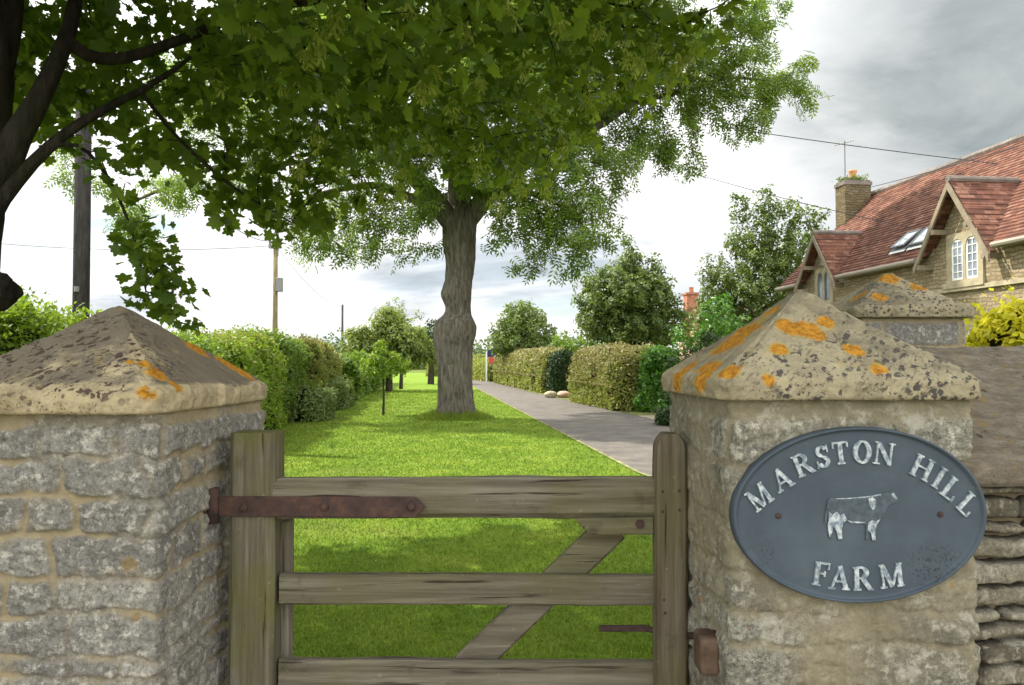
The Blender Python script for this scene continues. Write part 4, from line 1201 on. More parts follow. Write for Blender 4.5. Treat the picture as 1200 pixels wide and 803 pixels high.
# paired arched lights
def pair_window(c, z0, z1, lw, paint, gl):
    """two arched lights in a dressed stone surround"""
    f = thing_part = None
    out = MB(); mull = 0.09; jam = 0.15; d0, d1 = WW_ - 0.05, WW_ - 0.001
    tot = lw + mull / 2
    out.box((c - tot - jam, d0, z0 - 0.14), (c + tot + jam, d1, z0), Hh)
    out.box((c - tot - jam - 0.06, d0 - 0.05, z0 - 0.17), (c + tot + jam + 0.06, d0 - 0.001, z0 - 0.05), Hh)
    for (a, b) in ((c - tot - jam, c - tot), (c - mull / 2, c + mull / 2), (c + tot, c + tot + jam)):
        out.box((a, d0, z0 + 0.001), (b, d1, z1), Hh)
    # arched heads
    for s in (-1, 1):
        cc = c + s * (mull / 2 + lw / 2); hw_ = lw / 2; N = 10
        pts = [(cc - hw_ + lw * k / N) for k in range(N + 1)]
        for k in range(N):
            za = z1 - 0.16 * (1 - math.sqrt(max(0, 1 - ((pts[k] - cc) / hw_) ** 2))) - 0.0
            zb_ = z1 - 0.16 * (1 - math.sqrt(max(0, 1 - ((pts[k + 1] - cc) / hw_) ** 2))) - 0.0
            out.prism([Hh(pts[k], d0, za), Hh(pts[k + 1], d0, zb_), Hh(pts[k + 1], d0, z1 + 0.12), Hh(pts[k], d0, z1 + 0.12)], (hB[0] * 0.045, hB[1] * 0.045, 0))
    for (a, b) in ((c - tot - jam, c - tot), (c - mull / 2, c + mull / 2), (c + tot, c + tot + jam)):
        out.box((a, d0 + .001, z1 + 0.001), (b, d1, z1 + 0.12), Hh)
    sur = out.build('window', MAT['dress'], house)
    for s in (-1, 1):
        cc = c + s * (mull / 2 + lw / 2)
        m1 = MB(); fw = 0.045; y0_, y1_ = WW_ - 0.032, WW_ - 0.006
        m1.box((cc - lw / 2, y0_, z0 + .002), (cc - lw / 2 + fw, y1_, z1 - 0.05), Hh); m1.box((cc + lw / 2 - fw, y0_, z0 + .002), (cc + lw / 2, y1_, z1 - 0.05), Hh)
        m1.box((cc - lw / 2 + fw, y0_, z0 + .002), (cc + lw / 2 - fw, y1_, z0 + fw), Hh); m1.box((cc - lw / 2 + fw, y0_, z1 - 0.055), (cc + lw / 2 - fw, y1_, z1 - 0.01), Hh)
        if gl:
            m1.box((cc - 0.010, y0_ + .004, z0 + fw), (cc + 0.010, y1_, z1 - 0.056), Hh)
            for k in range(1, 5):
                z = z0 + (z1 - z0) * k / 5
                m1.box((cc - lw / 2 + fw, y0_ + .006, z - 0.009), (cc - 0.011, y1_, z + 0.009), Hh); m1.box((cc + 0.011, y0_ + .006, z - 0.009), (cc + lw / 2 - fw, y1_, z + 0.009), Hh)
        fr = m1.build('window_frame', paint, house); fr.parent = sur; fr.location = (0, 0, 0)
        m2 = MB(); m2.box((cc - lw / 2 + 0.002, WW_ - 0.012, z0 + .003), (cc + lw / 2 - 0.002, WW_ - 0.002, z1 - 0.002), Hh)
        pn = m2.build('pane', MAT['glass'], house); pn.parent = sur; pn.location = (0, 0, 0)
pair_window(1.80, 3.30, 4.17, 0.36, MAT['white'], True)
pair_window(7.60, 3.30, 4.12, 0.30, MAT['lead'], False)
pair_window(-4.2, 3.30, 4.17, 0.36, MAT['white'], True)
pair_window(1.80, 1.2, 2.3, 0.40, MAT['white'], True)
pair_window(7.60, 1.2, 2.3, 0.40, MAT['white'], True)
# roof lights, one tilted open
def rooflight(uc, tilt):
    def RP(u, s, o):     # s up the slope, o off it
        w = 0.28 + s / math.sqrt(2); z = slope_z(w)
        return Hh(u, w - o / math.sqrt(2), z + o / math.sqrt(2))
    m1 = MB(); m1.box((uc - 0.30, 0.10, 0.03), (uc + 0.30, 0.78, 0.06), RP)
    base = m1.build('skylight', MAT['lead'], house)
    m3 = MB(); m3.box((uc - 0.30, 0.02, 0.03), (uc + 0.30, 0.099, 0.045), RP)
    fl = m3.build('flashing', MAT['white'], house); fl.parent = base; fl.location = (0, 0, 0)
    def TP(u, s, o):
        ss = 0.77 - (0.77 - s) * math.cos(tilt) ; oo = 0.062 + o * 1.0 + (0.77 - s) * math.sin(tilt)
        return RP(u, ss, oo)
    m2 = MB()
    m2.box((uc - 0.28, 0.13, 0.0), (uc - 0.22, 0.77, 0.03), TP); m2.box((uc + 0.22, 0.13, 0.0), (uc + 0.28, 0.77, 0.03), TP)
    m2.box((uc - 0.219, 0.13, 0.0), (uc + 0.219, 0.19, 0.03), TP); m2.box((uc - 0.219, 0.71, 0.0), (uc + 0.219, 0.77, 0.03), TP)
    s1 = m2.build('sash', MAT['lead'], house); s1.parent = base; s1.location = (0, 0, 0)
    m4 = MB(); m4.box((uc - 0.218, 0.191, 0.012), (uc + 0.218, 0.709, 0.02), TP)
    s2 = m4.build('pane', MAT['sky_glass'], house); s2.parent = base; s2.location = (0, 0, 0)
mg = M_('skylight_glass', 0.05, 1.0); mg.col((0.42, 0.46, 0.48)); MAT['sky_glass'] = mg.m
rooflight(3.62, R(1)); rooflight(4.32, R(5))
# chimney with its pot, weeds on top and the television aerial
mb = MB(); mb.box((9.62, 2.0, 5.3), (10.2, 2.86, 7.12), Hh)
uvs = []
mb.uv = [((v[0] + v[1]), v[2]) for v in mb.v]
ch = mb.build('chimney', MAT['chim'], house)
mb = MB(); mb.box((9.59, 1.97, 7.121), (10.23, 2.89, 7.23), Hh); mb.box((9.63, 2.01, 7.231), (10.19, 2.85, 7.28), Hh)
c2 = mb.build('chimney_cap', MAT['ridge'], house); c2.parent = ch; c2.location = (0, 0, 0)
mb = MB(); pp = [Hh(9.9, 2.42, z) for z in (7.30, 7.36, 7.55, 7.60, 7.64)]
mb.tube(pp, [0.15, 0.13, 0.11, 0.14, 0.13], 14); c3 = mb.build('chimney_pot', MAT['pot'], house, smooth=True); c3.parent = ch; c3.location = (0, 0, 0)
mb = MB(); m0 = np.array(Hh(9.7, 2.05, 6.9)); up = np.array([0, 0, 1.0])
mb.tube([m0, m0 + up * 1.62], 0.018, 6)
bm_ = m0 + up * 1.55
ax_ = np.array([0.75, -0.66, 0.1])
mb.tube([bm_ - ax_ * 0.32, bm_ + ax_ * 0.28], 0.012, 6)
for k in range(7):
    c = bm_ + ax_ * (-0.30 + 0.09 * k); e = np.array([0.3, 0.35, 0.9]) * (0.16 - 0.006 * k)
    mb.tube([c - e, c + e], 0.007, 5)
ae = mb.build('aerial', MAT['iron'], house); ae.parent = ch; ae.location = (0, 0, 0)

# cottage glimpsed behind the trees
cb = P(832, 420, 42.0); cb[2] = 0
cot = thing('brick_cottage', 'pinkish cottage with a red chimney, mostly hidden behind the tall tree right of the hawthorn', 'house', cb)
def C_(x, y, z): return (cb[0] + x, cb[1] + y, z)
mb = MB(); mb.box((-0.6, 0, 0), (5.5, 5, 3.3), C_); mb.build('wall', MAT['pinkwall'], cot)
mb = MB()
for sgn in (0, 1):
    for r in range(20):
        t0, t1 = r / 20, (r + 1) / 20
        y = lambda t: (-0.2 + 2.7 * t) if sgn == 0 else (5.2 - 2.7 * t)
        mb.add([C_(-0.8, y(t0), 3.25 + 1.6 * t0 + .03), C_(5.7, y(t0), 3.25 + 1.6 * t0 + .03), C_(5.7, y(t1), 3.25 + 1.6 * t1), C_(-0.8, y(t1), 3.25 + 1.6 * t1)], [(0, 1, 2, 3)], [(0, t0 * 3), (6.5, t0 * 3), (6.5, t1 * 3), (0, t1 * 3)])
mb.add([C_(-0.6, 0, 3.3), C_(-0.6, 5, 3.3), C_(-0.6, 2.5, 4.8)], [(0, 1, 2)])
mb.build('roof', MAT['tile'], cot)
mb = MB(); mb.box((-0.75, 2.1, 3.0), (-0.12, 3.0, 5.4), C_); mb.box((-0.80, 2.03, 5.401), (-0.07, 3.07, 5.52), C_); mb.tube([C_(-0.4, 2.55, 5.52), C_(-0.4, 2.55, 5.85)], 0.13, 10)
mb.build('chimney', MAT['brick'], cot)

# ================================================================== VEGETATION
def rhomb():
    v = np.array([(0, -.5, 0), (.27, -.05, .05), (0, .5, 0), (-.27, -.05, .05)])
    return v, np.array([(0, 1, 2), (0, 2, 3)])
def maple_leaf():
    b = [(0, -0.12), (0.10, -0.20), (0.27, -0.24), (0.33, -0.14), (0.31, -0.03), (0.48, 0.04), (0.52, 0.16), (0.40, 0.22), (0.30, 0.24), (0.33, 0.36), (0.24, 0.42), (0.14, 0.40), (0.09, 0.54), (0, 0.62),
         (-0.09, 0.54), (-0.14, 0.40), (-0.24, 0.42), (-0.33, 0.36), (-0.30, 0.24), (-0.40, 0.22), (-0.52, 0.16), (-0.48, 0.04), (-0.31, -0.03), (-0.33, -0.14), (-0.27, -0.24), (-0.10, -0.20)]
    v = [(0, 0.08, 0.0)] + [(x, y, 0.10 * (abs(x) - 0.2) - 0.16 * (y * y)) for x, y in b]
    n = len(b)
    return np.array(v), np.array([(0, 1 + k, 1 + (k + 1) % n) for k in range(n)])
def ash_leaf(nl=4):
    V = []; Fc = []
    def lf(cx, cy, ang, l, dz):
        c, s = math.cos(ang), math.sin(ang)
        b = len(V)
        for (x, y, z) in ((0, 0, 0), (.17, .45, .05), (0, 1, -.12), (-.17, .45, .05)):
            V.append((cx + (x * c - y * s) * l, cy + (x * s + y * c) * l, z * l + dz))
        Fc.extend([(b, b + 1, b + 2), (b, b + 2, b + 3)])
    for k in range(nl):
        y = -0.4 + 0.72 * k / (nl - 1)
        dz = -0.25 * (y + .4) ** 2
        lf(0.02, y, -R(58), 0.40, dz); lf(-0.02, y, R(58), 0.40, dz)
    lf(0, 0.36, 0, 0.40, -0.14)
    return np.array(V), np.array(Fc)
def tuft():
    V = []; Fc = []
    rr_ = random.Random(3)
    for k in range(3):
        a = 2 * PI * k / 3 + 0.3; c, s = math.cos(a), math.sin(a); b = len(V)
        for (x, y, z) in ((0, 0.02, 0), (.2, .35, .1 + .1 * k), (0, .75, .06), (-.2, .35, .06)):
            V.append((x * c - y * s, x * s + y * c, z))
        Fc.extend([(b, b + 1, b + 2), (b, b + 2, b + 3)])
    return np.array(V), np.array(Fc)
def key():
    """one winged seed pair"""
    v = [(0, 0, 0), (.10, -.05, 0), (.34, -.55, .03), (.24, -.72, 0), (.10, -.5, 0), (-.10, -.05, 0), (-.34, -.55, .03), (-.24, -.72, 0), (-.10, -.5, 0)]
    return np.array(v), np.array([(0, 1, 2), (0, 2, 4), (2, 3, 4), (0, 6, 5), (0, 8, 6), (6, 8, 7)])
TEMPL = dict(rhomb=rhomb(), maple=maple_leaf(), ash=ash_leaf(), tuft=tuft(), key=key())

def leafcloud(name, C, size, kind, mat, parent, up=0.6, seed=1, out=None, outw=0.5, droop=0.0, svar=0.3, smooth=False):
    g = np.random.default_rng(seed)
    tv, tf = TEMPL[kind]
    C = np.asarray(C, float); N = len(C)
    nrm = g.normal(size=(N, 3)); nrm /= np.linalg.norm(nrm, axis=1)[:, None]
    nrm = nrm * (1 - up) + np.array([0, 0, 1.0]) * up
    if out is not None: nrm = nrm + out * outw
    nrm /= np.linalg.norm(nrm, axis=1)[:, None]
    t = g.normal(size=(N, 3)); 
    if out is not None: t = t * 0.7 + out
    t[:, 2] -= droop
    t = t - nrm * np.sum(t * nrm, 1)[:, None]; t /= np.linalg.norm(t, axis=1)[:, None] + 1e-9
    b = np.cross(t, nrm)
    s = (size if np.ndim(size) else np.full(N, size)) * (1 + svar * (g.random(N) * 2 - 1))
    V = C[:, None, :] + s[:, None, None] * (tv[None, :, 0, None] * b[:, None, :] + tv[None, :, 1, None] * t[:, None, :] + tv[None, :, 2, None] * nrm[:, None, :])
    Fc = (tf[None] + (np.arange(N) * len(tv))[:, None, None]).reshape(-1, tf.shape[1])
    rnd = np.repeat(g.random(N), len(tv))
    return mesh_np(name, V.reshape(-1, 3), Fc, mat, parent, dict(rnd=rnd), smooth=smooth)

def colonize(pos, par, att, step, infl, kill, iters, seed=0, maxn=9000, grav=0.0):
    """space colonisation: grows the skeleton pos/par towards the attractors"""
    g = np.random.default_rng(seed)
    cap = maxn
    Pn = np.zeros((cap, 3)); Pn[:len(pos)] = pos
    pr_ = list(par); n = len(pos)
    att = np.array(att)
    bd = np.full(len(att), 1e9); bi = np.zeros(len(att), int)
    def upd(a, b):
        nonlocal bd, bi
        if b <= a: return
        d = np.linalg.norm(att[:, None, :] - Pn[None, a:b, :], axis=2)
        k = d.argmin(1); m = d[np.arange(len(att)), k]
        w = m < bd
        bd[w] = m[w]; bi[w] = k[w] + a
    for a in range(0, n, 500): upd(a, min(n, a + 500))
    for it in range(iters):
        act = bd < infl
        if not act.any() or n > cap - 600: break
        idx = bi[act]; dirs = att[act] - Pn[idx]; dirs /= np.linalg.norm(dirs, axis=1)[:, None] + 1e-9
        u, inv = np.unique(idx, return_inverse=True)
        acc = np.zeros((len(u), 3)); np.add.at(acc, inv, dirs)
        acc += g.normal(size=acc.shape) * 0.25
        acc[:, 2] -= grav
        acc /= np.linalg.norm(acc, axis=1)[:, None] + 1e-9
        new = Pn[u] + acc * step
        ok = np.ones(len(u), bool)
        n0 = n; k = ok.sum()
        Pn[n:n + k] = new[ok]; pr_ += list(u[ok]); n += k
        upd(n0, n)
        keep = bd > kill
        att = att[keep]; bd = bd[keep]; bi = bi[keep]
        if len(att) == 0: break
    return Pn[:n].copy(), np.array(pr_)

def skeleton_mesh(name, pos, par, rad0, mat, parent, tip=0.006, expo=2.3, sides=6, minr=0.0, thick=None):
    """tubes along a branching skeleton, rad0 = given radii (0 = free)"""
    n = len(pos)
    ch = [[] for _ in range(n)]
    for i in range(n):
        if par[i] >= 0: ch[par[i]].append(i)
    order = np.arange(n)[::-1]
    a = np.zeros(n)
    for i in order:
        if not ch[i]: a[i] = tip ** expo
        if par[i] >= 0: a[par[i]] += a[i]
    rad = a ** (1 / expo)
    rad0 = np.concatenate([rad0, np.zeros(n - len(rad0))])
    if thick is not None: rad = np.minimum(rad, thick)
    rad = np.where(rad0 > 0, rad0, rad)
    # a child is never thicker than its parent
    for i in range(n):
        if par[i] >= 0 and rad0[i] == 0: rad[i] = min(rad[i], rad[par[i]] * 0.97)
    V = []; Fc = []
    stack = [i for i in range(n) if par[i] < 0]
    starts = [(i, [i]) for i in stack]
    while starts:
        i, chain = starts.pop()
        cur = i
        while ch[cur]:
            c = sorted(ch[cur], key=lambda k: -rad[k])
            for k in c[1:]:
                starts.append((k, [cur, k]))
            cur = c[0]; chain.append(cur)
        if len(chain) < 2: continue
        rr_ = [rad[k] for k in chain]
        if chain[0] != i: rr_[0] = min(rr_[0], rr_[1] * 1.25)
        if max(rr_) < minr: continue
        pts = pos[chain]; nb = len(V)
        sd = sides if max(rr_) < 0.06 else (sides + 6 if max(rr_) > 0.15 else sides + 2)
        nn = None
        for q_, p in enumerate(pts):
            t = pts[min(q_ + 1, len(pts) - 1)] - pts[max(q_ - 1, 0)]; t = t / (np.linalg.norm(t) + 1e-9)
            if nn is None: nn = np.cross(t, (0.3, 0.1, 1) if abs(t[2]) < .9 else (1, 0, 0))
            nn = nn - t * np.dot(nn, t); nn = nn / (np.linalg.norm(nn) + 1e-9); bb = np.cross(t, nn)
            for j in range(sd):
                an = 2 * PI * j / sd
                V.append(p + rr_[q_] * (math.cos(an) * nn + math.sin(an) * bb))
        for q_ in range(len(pts) - 1):
            for j in range(sd):
                Fc.append((nb + q_ * sd + j, nb + q_ * sd + (j + 1) % sd, nb + (q_ + 1) * sd + (j + 1) % sd, nb + (q_ + 1) * sd + j))
    V = np.array(V)
    return mesh_np(name, V, np.array(Fc), mat, parent, smooth=True), rad

def polyskel(lines, step):
    """lines: list of (attach, [(x,y,z,r)...]); attach = None or (line index, fraction)"""
    pos = []; par = []; rad = []; ends = []
    for att, pts in lines:
        pts = np.array(pts, float)
        prev = -1
        if att is not None:
            li, fr = att; ids = ends[li]; prev = ids[int(fr * (len(ids) - 1))]
            pts = np.vstack([[*pos[prev], pts[0][3]], pts])
        seg = np.linalg.norm(np.diff(pts[:, :3], axis=0), axis=1); cum = np.concatenate([[0], np.cumsum(seg)])
        m = max(2, int(cum[-1] / step) + 1)
        ids = []
        line = np.stack([np.interp(np.linspace(0, cum[-1], m), cum, pts[:, c]) for c in range(4)], 1)
        for it in range(max(1, int(0.16 * 0.16 / step / step * 4))):
            line[1:-1] = 0.5 * line[1:-1] + 0.25 * (line[:-2] + line[2:])
        for k in range(m):
            if att is not None and k == 0: continue
            v = line[k]
            # smooth wobble
            pos.append(v[:3]); rad.append(v[3]); par.append(prev); prev = len(pos) - 1; ids.append(prev)
        ends.append(ids)
    return np.array(pos), par, np.array(rad)

def blobpts(blobs, per, seed, flat=1.0):
    """attractors in a union of ellipsoids (x,y,z,rx,ry,rz), count by volume"""
    g = np.random.default_rng(seed); out = []
    for b in blobs:
        n = max(8, int(per * (b[3] * b[4] * b[5]) ** 0.8))
        d = g.normal(size=(n, 3)); d /= np.linalg.norm(d, axis=1)[:, None]
        r = g.random(n) ** (1 / 2.3)
        out.append(np.array(b[:3]) + d * r[:, None] * np.array(b[3:6]))
    return np.concatenate(out)

def leaves_on(pos, par, rad, thr, k, spread, seed, clip=None):
    g = np.random.default_rng(seed)
    idx = np.where(rad < thr)[0]
    idx = np.repeat(idx, k)
    d = g.normal(size=(len(idx), 3)); d /= np.linalg.norm(d, axis=1)[:, None]
    C = pos[idx] + d * (spread * g.random(len(idx)) ** 0.5)[:, None]
    C[:, 2] -= spread * 0.15
    pp = np.array(par)[idx]; pp = np.where(pp < 0, idx, pp)
    o = pos[idx] - pos[pp]; o = o / (np.linalg.norm(o, axis=1)[:, None] + 1e-9) + d * 0.8
    o /= np.linalg.norm(o, axis=1)[:, None] + 1e-9
    if clip is not None:
        m = clip(C); C = C[m]; o = o[m]
    return C, o

# ---------------------------------------------------------------- ash tree on the lawn
AY = 21.8
ab = P(533, 490, AY); ab[2] = 0
ash = thing('ash_tree', 'large ash tree with a knobbly grey trunk standing on the lawn beside the lane', 'tree', ab)
prof = [(500, 497, 568), (492, 508, 558), (484, 512, 555), (470, 514, 554), (450, 513.5, 553), (430, 513, 553), (412, 510, 553), (400, 508, 555), (390, 508.5, 558), (383, 509, 559), (376, 511, 556), (370, 521, 552), (362, 523, 551),
        (352, 519, 552), (345, 516.5, 552), (338, 519, 553), (328, 522, 554), (315, 523, 556), (300, 522, 557), (285, 519, 557), (270, 519, 558), (258, 520, 558), (246, 523, 555), (236, 527, 551)]
V = []; ns = 72
zz = []; cc = []; hw_ = []
for y, a, b in prof:
    p = P((a + b) / 2, y, AY); zz.append(p[2]); cc.append(p[0]); hw_.append((b - a) / 2 / 915 * AY)
zs = np.linspace(-0.1, zz[-1], 150)
cxs = np.interp(zs, zz, cc); rs = np.interp(zs, zz, hw_)
for it in range(3):
    cxs[1:-1] = (cxs[:-2] + cxs[1:-1] + cxs[2:]) / 3; rs[1:-1] = (rs[:-2] + rs[1:-1] + rs[2:]) / 3
ths = np.linspace(0, 2 * PI, ns, endpoint=False)
Z, TH = np.meshgrid(zs, ths, indexing='ij'); Rr = rs[:, None] * np.ones(ns)
fl = np.exp(-np.clip(Z, 0, 9) / 0.35) * (0.12 + 0.10 * np.cos(5 * TH + 0.7) + 0.06 * np.cos(3 * TH))
P3 = np.stack([np.cos(TH) * 2, np.sin(TH) * 2, Z * 0.9], -1).reshape(-1, 3)
nb = fbm(P3 * 1.3, 4, 5).reshape(Z.shape) * 0.03
ridge = (np.abs(fbm(np.stack([np.cos(TH) * 6, np.sin(TH) * 6, Z * 1.6], -1).reshape(-1, 3), 4, 9)).reshape(Z.shape)) * 0.07
Rr = Rr * (1 + fl) + nb - ridge + 0.02
V = np.stack([cxs[:, None] + np.cos(TH) * Rr, AY + np.sin(TH) * Rr * 0.95, Z], -1).reshape(-1, 3)
i, j = np.meshgrid(np.arange(ns), np.arange(len(zs) - 1)); i = i.ravel(); j = j.ravel(); i2 = (i + 1) % ns
Ft = np.stack([j * ns + i, j * ns + i2, (j + 1) * ns + i2, (j + 1) * ns + i], 1)
mesh_np('trunk', V, Ft, MAT['bark_ash'], ash, smooth=True)
def A4(px, py, Y, r): p = P(px, py, Y); return (p[0], p[1], p[2], r)
lines = [(None, [A4(538, 285, AY, .40), A4(538, 262, AY, .42), A4(538, 240, AY, .34), A4(540, 150, AY + 0.6, .30), A4(548, 20, AY + 0.3, .24), A4(560, -120, AY, .16), A4(570, -230, AY, .08)]),
         ((0, .04), [A4(517, 245, AY - 0.2, .31), A4(500, 222, AY - 0.4, .25), A4(470, 190, AY - 0.8, .18), A4(420, 135, AY - 1.2, .12), A4(320, 90, AY - 1.5, .07), A4(220, 60, AY - 1.5, .04)]),
         ((0, .05), [A4(558, 245, AY, .30), A4(572, 228, AY, .25), A4(600, 205, AY + .2, .20), A4(650, 165, AY + .2, .15), A4(700, 150, AY + .4, .12), A4(745, 118, AY + 0.4, .09), A4(800, 108, AY + .2, .06), A4(850, 90, AY + 0.5, .045), A4(910, 95, AY + .5, .03)]),
         ((0, .14), [A4(565, 232, AY - 0.7, .14), A4(610, 222, AY - 1.2, .085), A4(650, 235, AY - 1.6, .045), A4(690, 270, AY - 1.9, .02)]),
         ((0, .12), [A4(500, 240, AY + 0.8, .16), A4(440, 215, AY + 1.2, .11), A4(380, 225, AY + 1.4, .07), A4(330, 250, AY + 1.2, .04)]),
         ((0, .35), [A4(600, 120, AY + 1, .17), A4(680, 40, AY + 1.5, .12), A4(760, -60, AY + 2, .06)]),
         ((0, .4), [A4(480, 80, AY - 1, .16), A4(400, -20, AY - 2, .11), A4(330, -120, AY - 2.4, .05)]),
         ((1, .6), [A4(370, 190, AY - .5, .08), A4(250, 195, AY - .3, .06), A4(160, 235, AY, .04)])]
pos, par, rad0 = polyskel(lines, 0.35)
def bl(px, py, rp, Y=AY, ry=None, f=0.8):
    p = P(px, py, Y); r = rp / 915 * Y
    return (p[0], p[1], p[2], r, ry or r * 1.1, r * f)
blobs = [bl(905, 95, 46, AY + .5), bl(860, 50, 55), bl(820, 110, 55, AY + 1), bl(780, 55, 62, AY - 1), bl(770, 165, 42), bl(815, 190, 24, AY + .5, None, .6), bl(870, 150, 34, AY + .5, None, .6), bl(935, 120, 20, AY + .6), bl(720, 195, 42, AY - 1),
         bl(715, 250, 18, AY - 1), bl(650, 240, 48, AY - 2), bl(690, 285, 34, AY - 2.6), bl(600, 268, 34, AY - 1.5), bl(618, 320, 20, AY - 1.5, None, .7), bl(650, 150, 70, AY + 1), bl(700, 90, 75), bl(580, 190, 60, AY - 2), bl(500, 170, 70, AY - 1.5), bl(420, 245, 38, AY + 1),
         bl(468, 265, 26, AY - 1), bl(365, 292, 26, AY + 1), bl(385, 275, 30, AY), bl(430, 285, 30, AY), bl(480, 250, 26, AY - 1.5), bl(505, 225, 22, AY - 2), bl(600, 235, 34, AY - 2), bl(640, 265, 40, AY - 1), bl(680, 230, 36, AY - 1), bl(660, 200, 40, AY - 2), bl(345, 255, 30, AY + 1), bl(405, 305, 18, AY + 1), bl(470, 300, 22, AY), bl(300, 220, 35, AY), bl(210, 215, 42, AY), bl(150, 250, 34, AY, None, .9), bl(165, 285, 26, AY), bl(420, 180, 60, AY), bl(320, 150, 60, AY - 1), bl(230, 110, 60, AY - 1), bl(880, 10, 42), bl(660, 320, 16, AY - 2.4),
         bl(560, 60, 95, AY), bl(640, 20, 95, AY - 2), bl(440, 70, 90, AY - 2), bl(760, -20, 75, AY + 1), bl(550, -90, 110), bl(660, -110, 90, AY + 1), bl(430, -70, 95, AY - 1), bl(330, 20, 80, AY - 1), bl(560, -210, 70), bl(540, 90, 70, AY + 3.5), bl(650, 30, 80, AY + 4), bl(430, 60, 70, AY + 4), bl(560, 60, 80, AY - 4.5), bl(640, 120, 50, AY - 4), bl(450, 130, 50, AY - 4), bl(75, 215, 18, AY, None, .8), bl(80, 170, 20)]
att = blobpts(blobs, 46, 4)
pos, par = colonize(pos, par, att, 0.30, 3.5, 0.36, 130, 5, 22000, 0.05)
tr_, rad = skeleton_mesh('limbs', pos, par, rad0, MAT['bark_ash'], ash, tip=0.007, expo=2.6, sides=5, thick=0.07)
print('ash nodes', len(pos))
C, o = leaves_on(pos, par, rad, 0.030, 8, 0.34, 6)
leafcloud('crown', C, 0.36, 'ash', MAT['lf_ash'], ash, up=0.45, seed=3, out=o, outw=0.25, droop=0.5)
print('ash leaves', len(C))

# ---------------------------------------------------------------- maple overhanging the gate
mbase = P(-130, 520, 3.3); mbase[2] = 0
maple = thing('maple_tree', 'dark spreading maple at the left edge, its leafy boughs and seed keys overhanging the gate', 'tree', mbase)
lines = [(None, [(mbase[0] - .05, 3.3, 0, .24), (mbase[0] + .02, 3.3, .5, .19), A4(-68, 470, 3.3, .17), A4(-60, 400, 3.3, .165), A4(-50, 340, 3.3, .175), A4(-52, 290, 3.3, .165), A4(-40, 180, 3.35, .155), A4(-22, 60, 3.4, .14), A4(-5, -60, 3.6, .12), A4(40, -250, 3.9, .10), A4(60, -420, 4.1, .06)]),
         ((0, .36), [A4(-12, 215, 3.3, .085), A4(12, 165, 3.25, .054), A4(40, 118, 3.3, .043), A4(70, 80, 3.35, .036), A4(86, 45, 3.4, .031), A4(90, 0, 3.5, .033), A4(100, -90, 3.8, .03), A4(150, -200, 4.2, .025)]),
         ((1, .42), [A4(80, 86, 3.35, .030), A4(130, 80, 3.5, .027), A4(185, 60, 3.6, .024), A4(240, 34, 3.7, .024), A4(310, 8, 4.2, .022), A4(400, 0, 4.6, .018), A4(500, -15, 5, .013), A4(640, -5, 5.2, .010), A4(760, 10, 5.3, .006)]),
         ((0, .33), [A4(-10, 240, 3.25, .036), A4(12, 210, 3.2, .028), A4(50, 165, 3.2, .023), A4(95, 134, 3.3, .020), A4(150, 112, 3.5, .017), A4(200, 95, 3.6, .014), A4(222, 82, 3.7, .010), A4(246, 48, 3.8, .006)]),
         ((3, .45), [A4(75, 128, 3.25, .010), A4(110, 170, 3.3, .009), A4(135, 215, 3.3, .008), A4(158, 256, 3.3, .006), A4(166, 310, 3.3, .005), A4(172, 345, 3.3, .004)]),
         ((3, .75), [A4(190, 150, 3.7, .009), A4(250, 205, 3.9, .008), A4(300, 240, 4.1, .006), A4(345, 262, 4.2, .004)]),
         ((0, .75), [A4(60, -120, 3.0, .07), A4(160, -150, 2.4, .05), A4(300, -160, 2.2, .035), A4(480, -120, 2.4, .02)]),
         ((0, .7), [A4(-60, -180, 2.8, .08), (-2.9, 2.0, 5.2, .05), (-3.2, 1.4, 6, .03)]),
         ((0, .8), [A4(60, -200, 4.4, .08), A4(180, -250, 5.6, .06), A4(330, -300, 7, .04), A4(450, -330, 8.4, .02)]),
         ((2, .55), [A4(330, 60, 4.8, .014), A4(430, 110, 5.6, .010), A4(520, 160, 6.2, .006)]),
         ((0, .6), [A4(-150, 0, 3.2, .08), (-4.2, 2.6, 4.6, .05), (-5.6, 2.2, 5.6, .03)])]
pos, par, rad0 = polyskel(lines, 0.10)
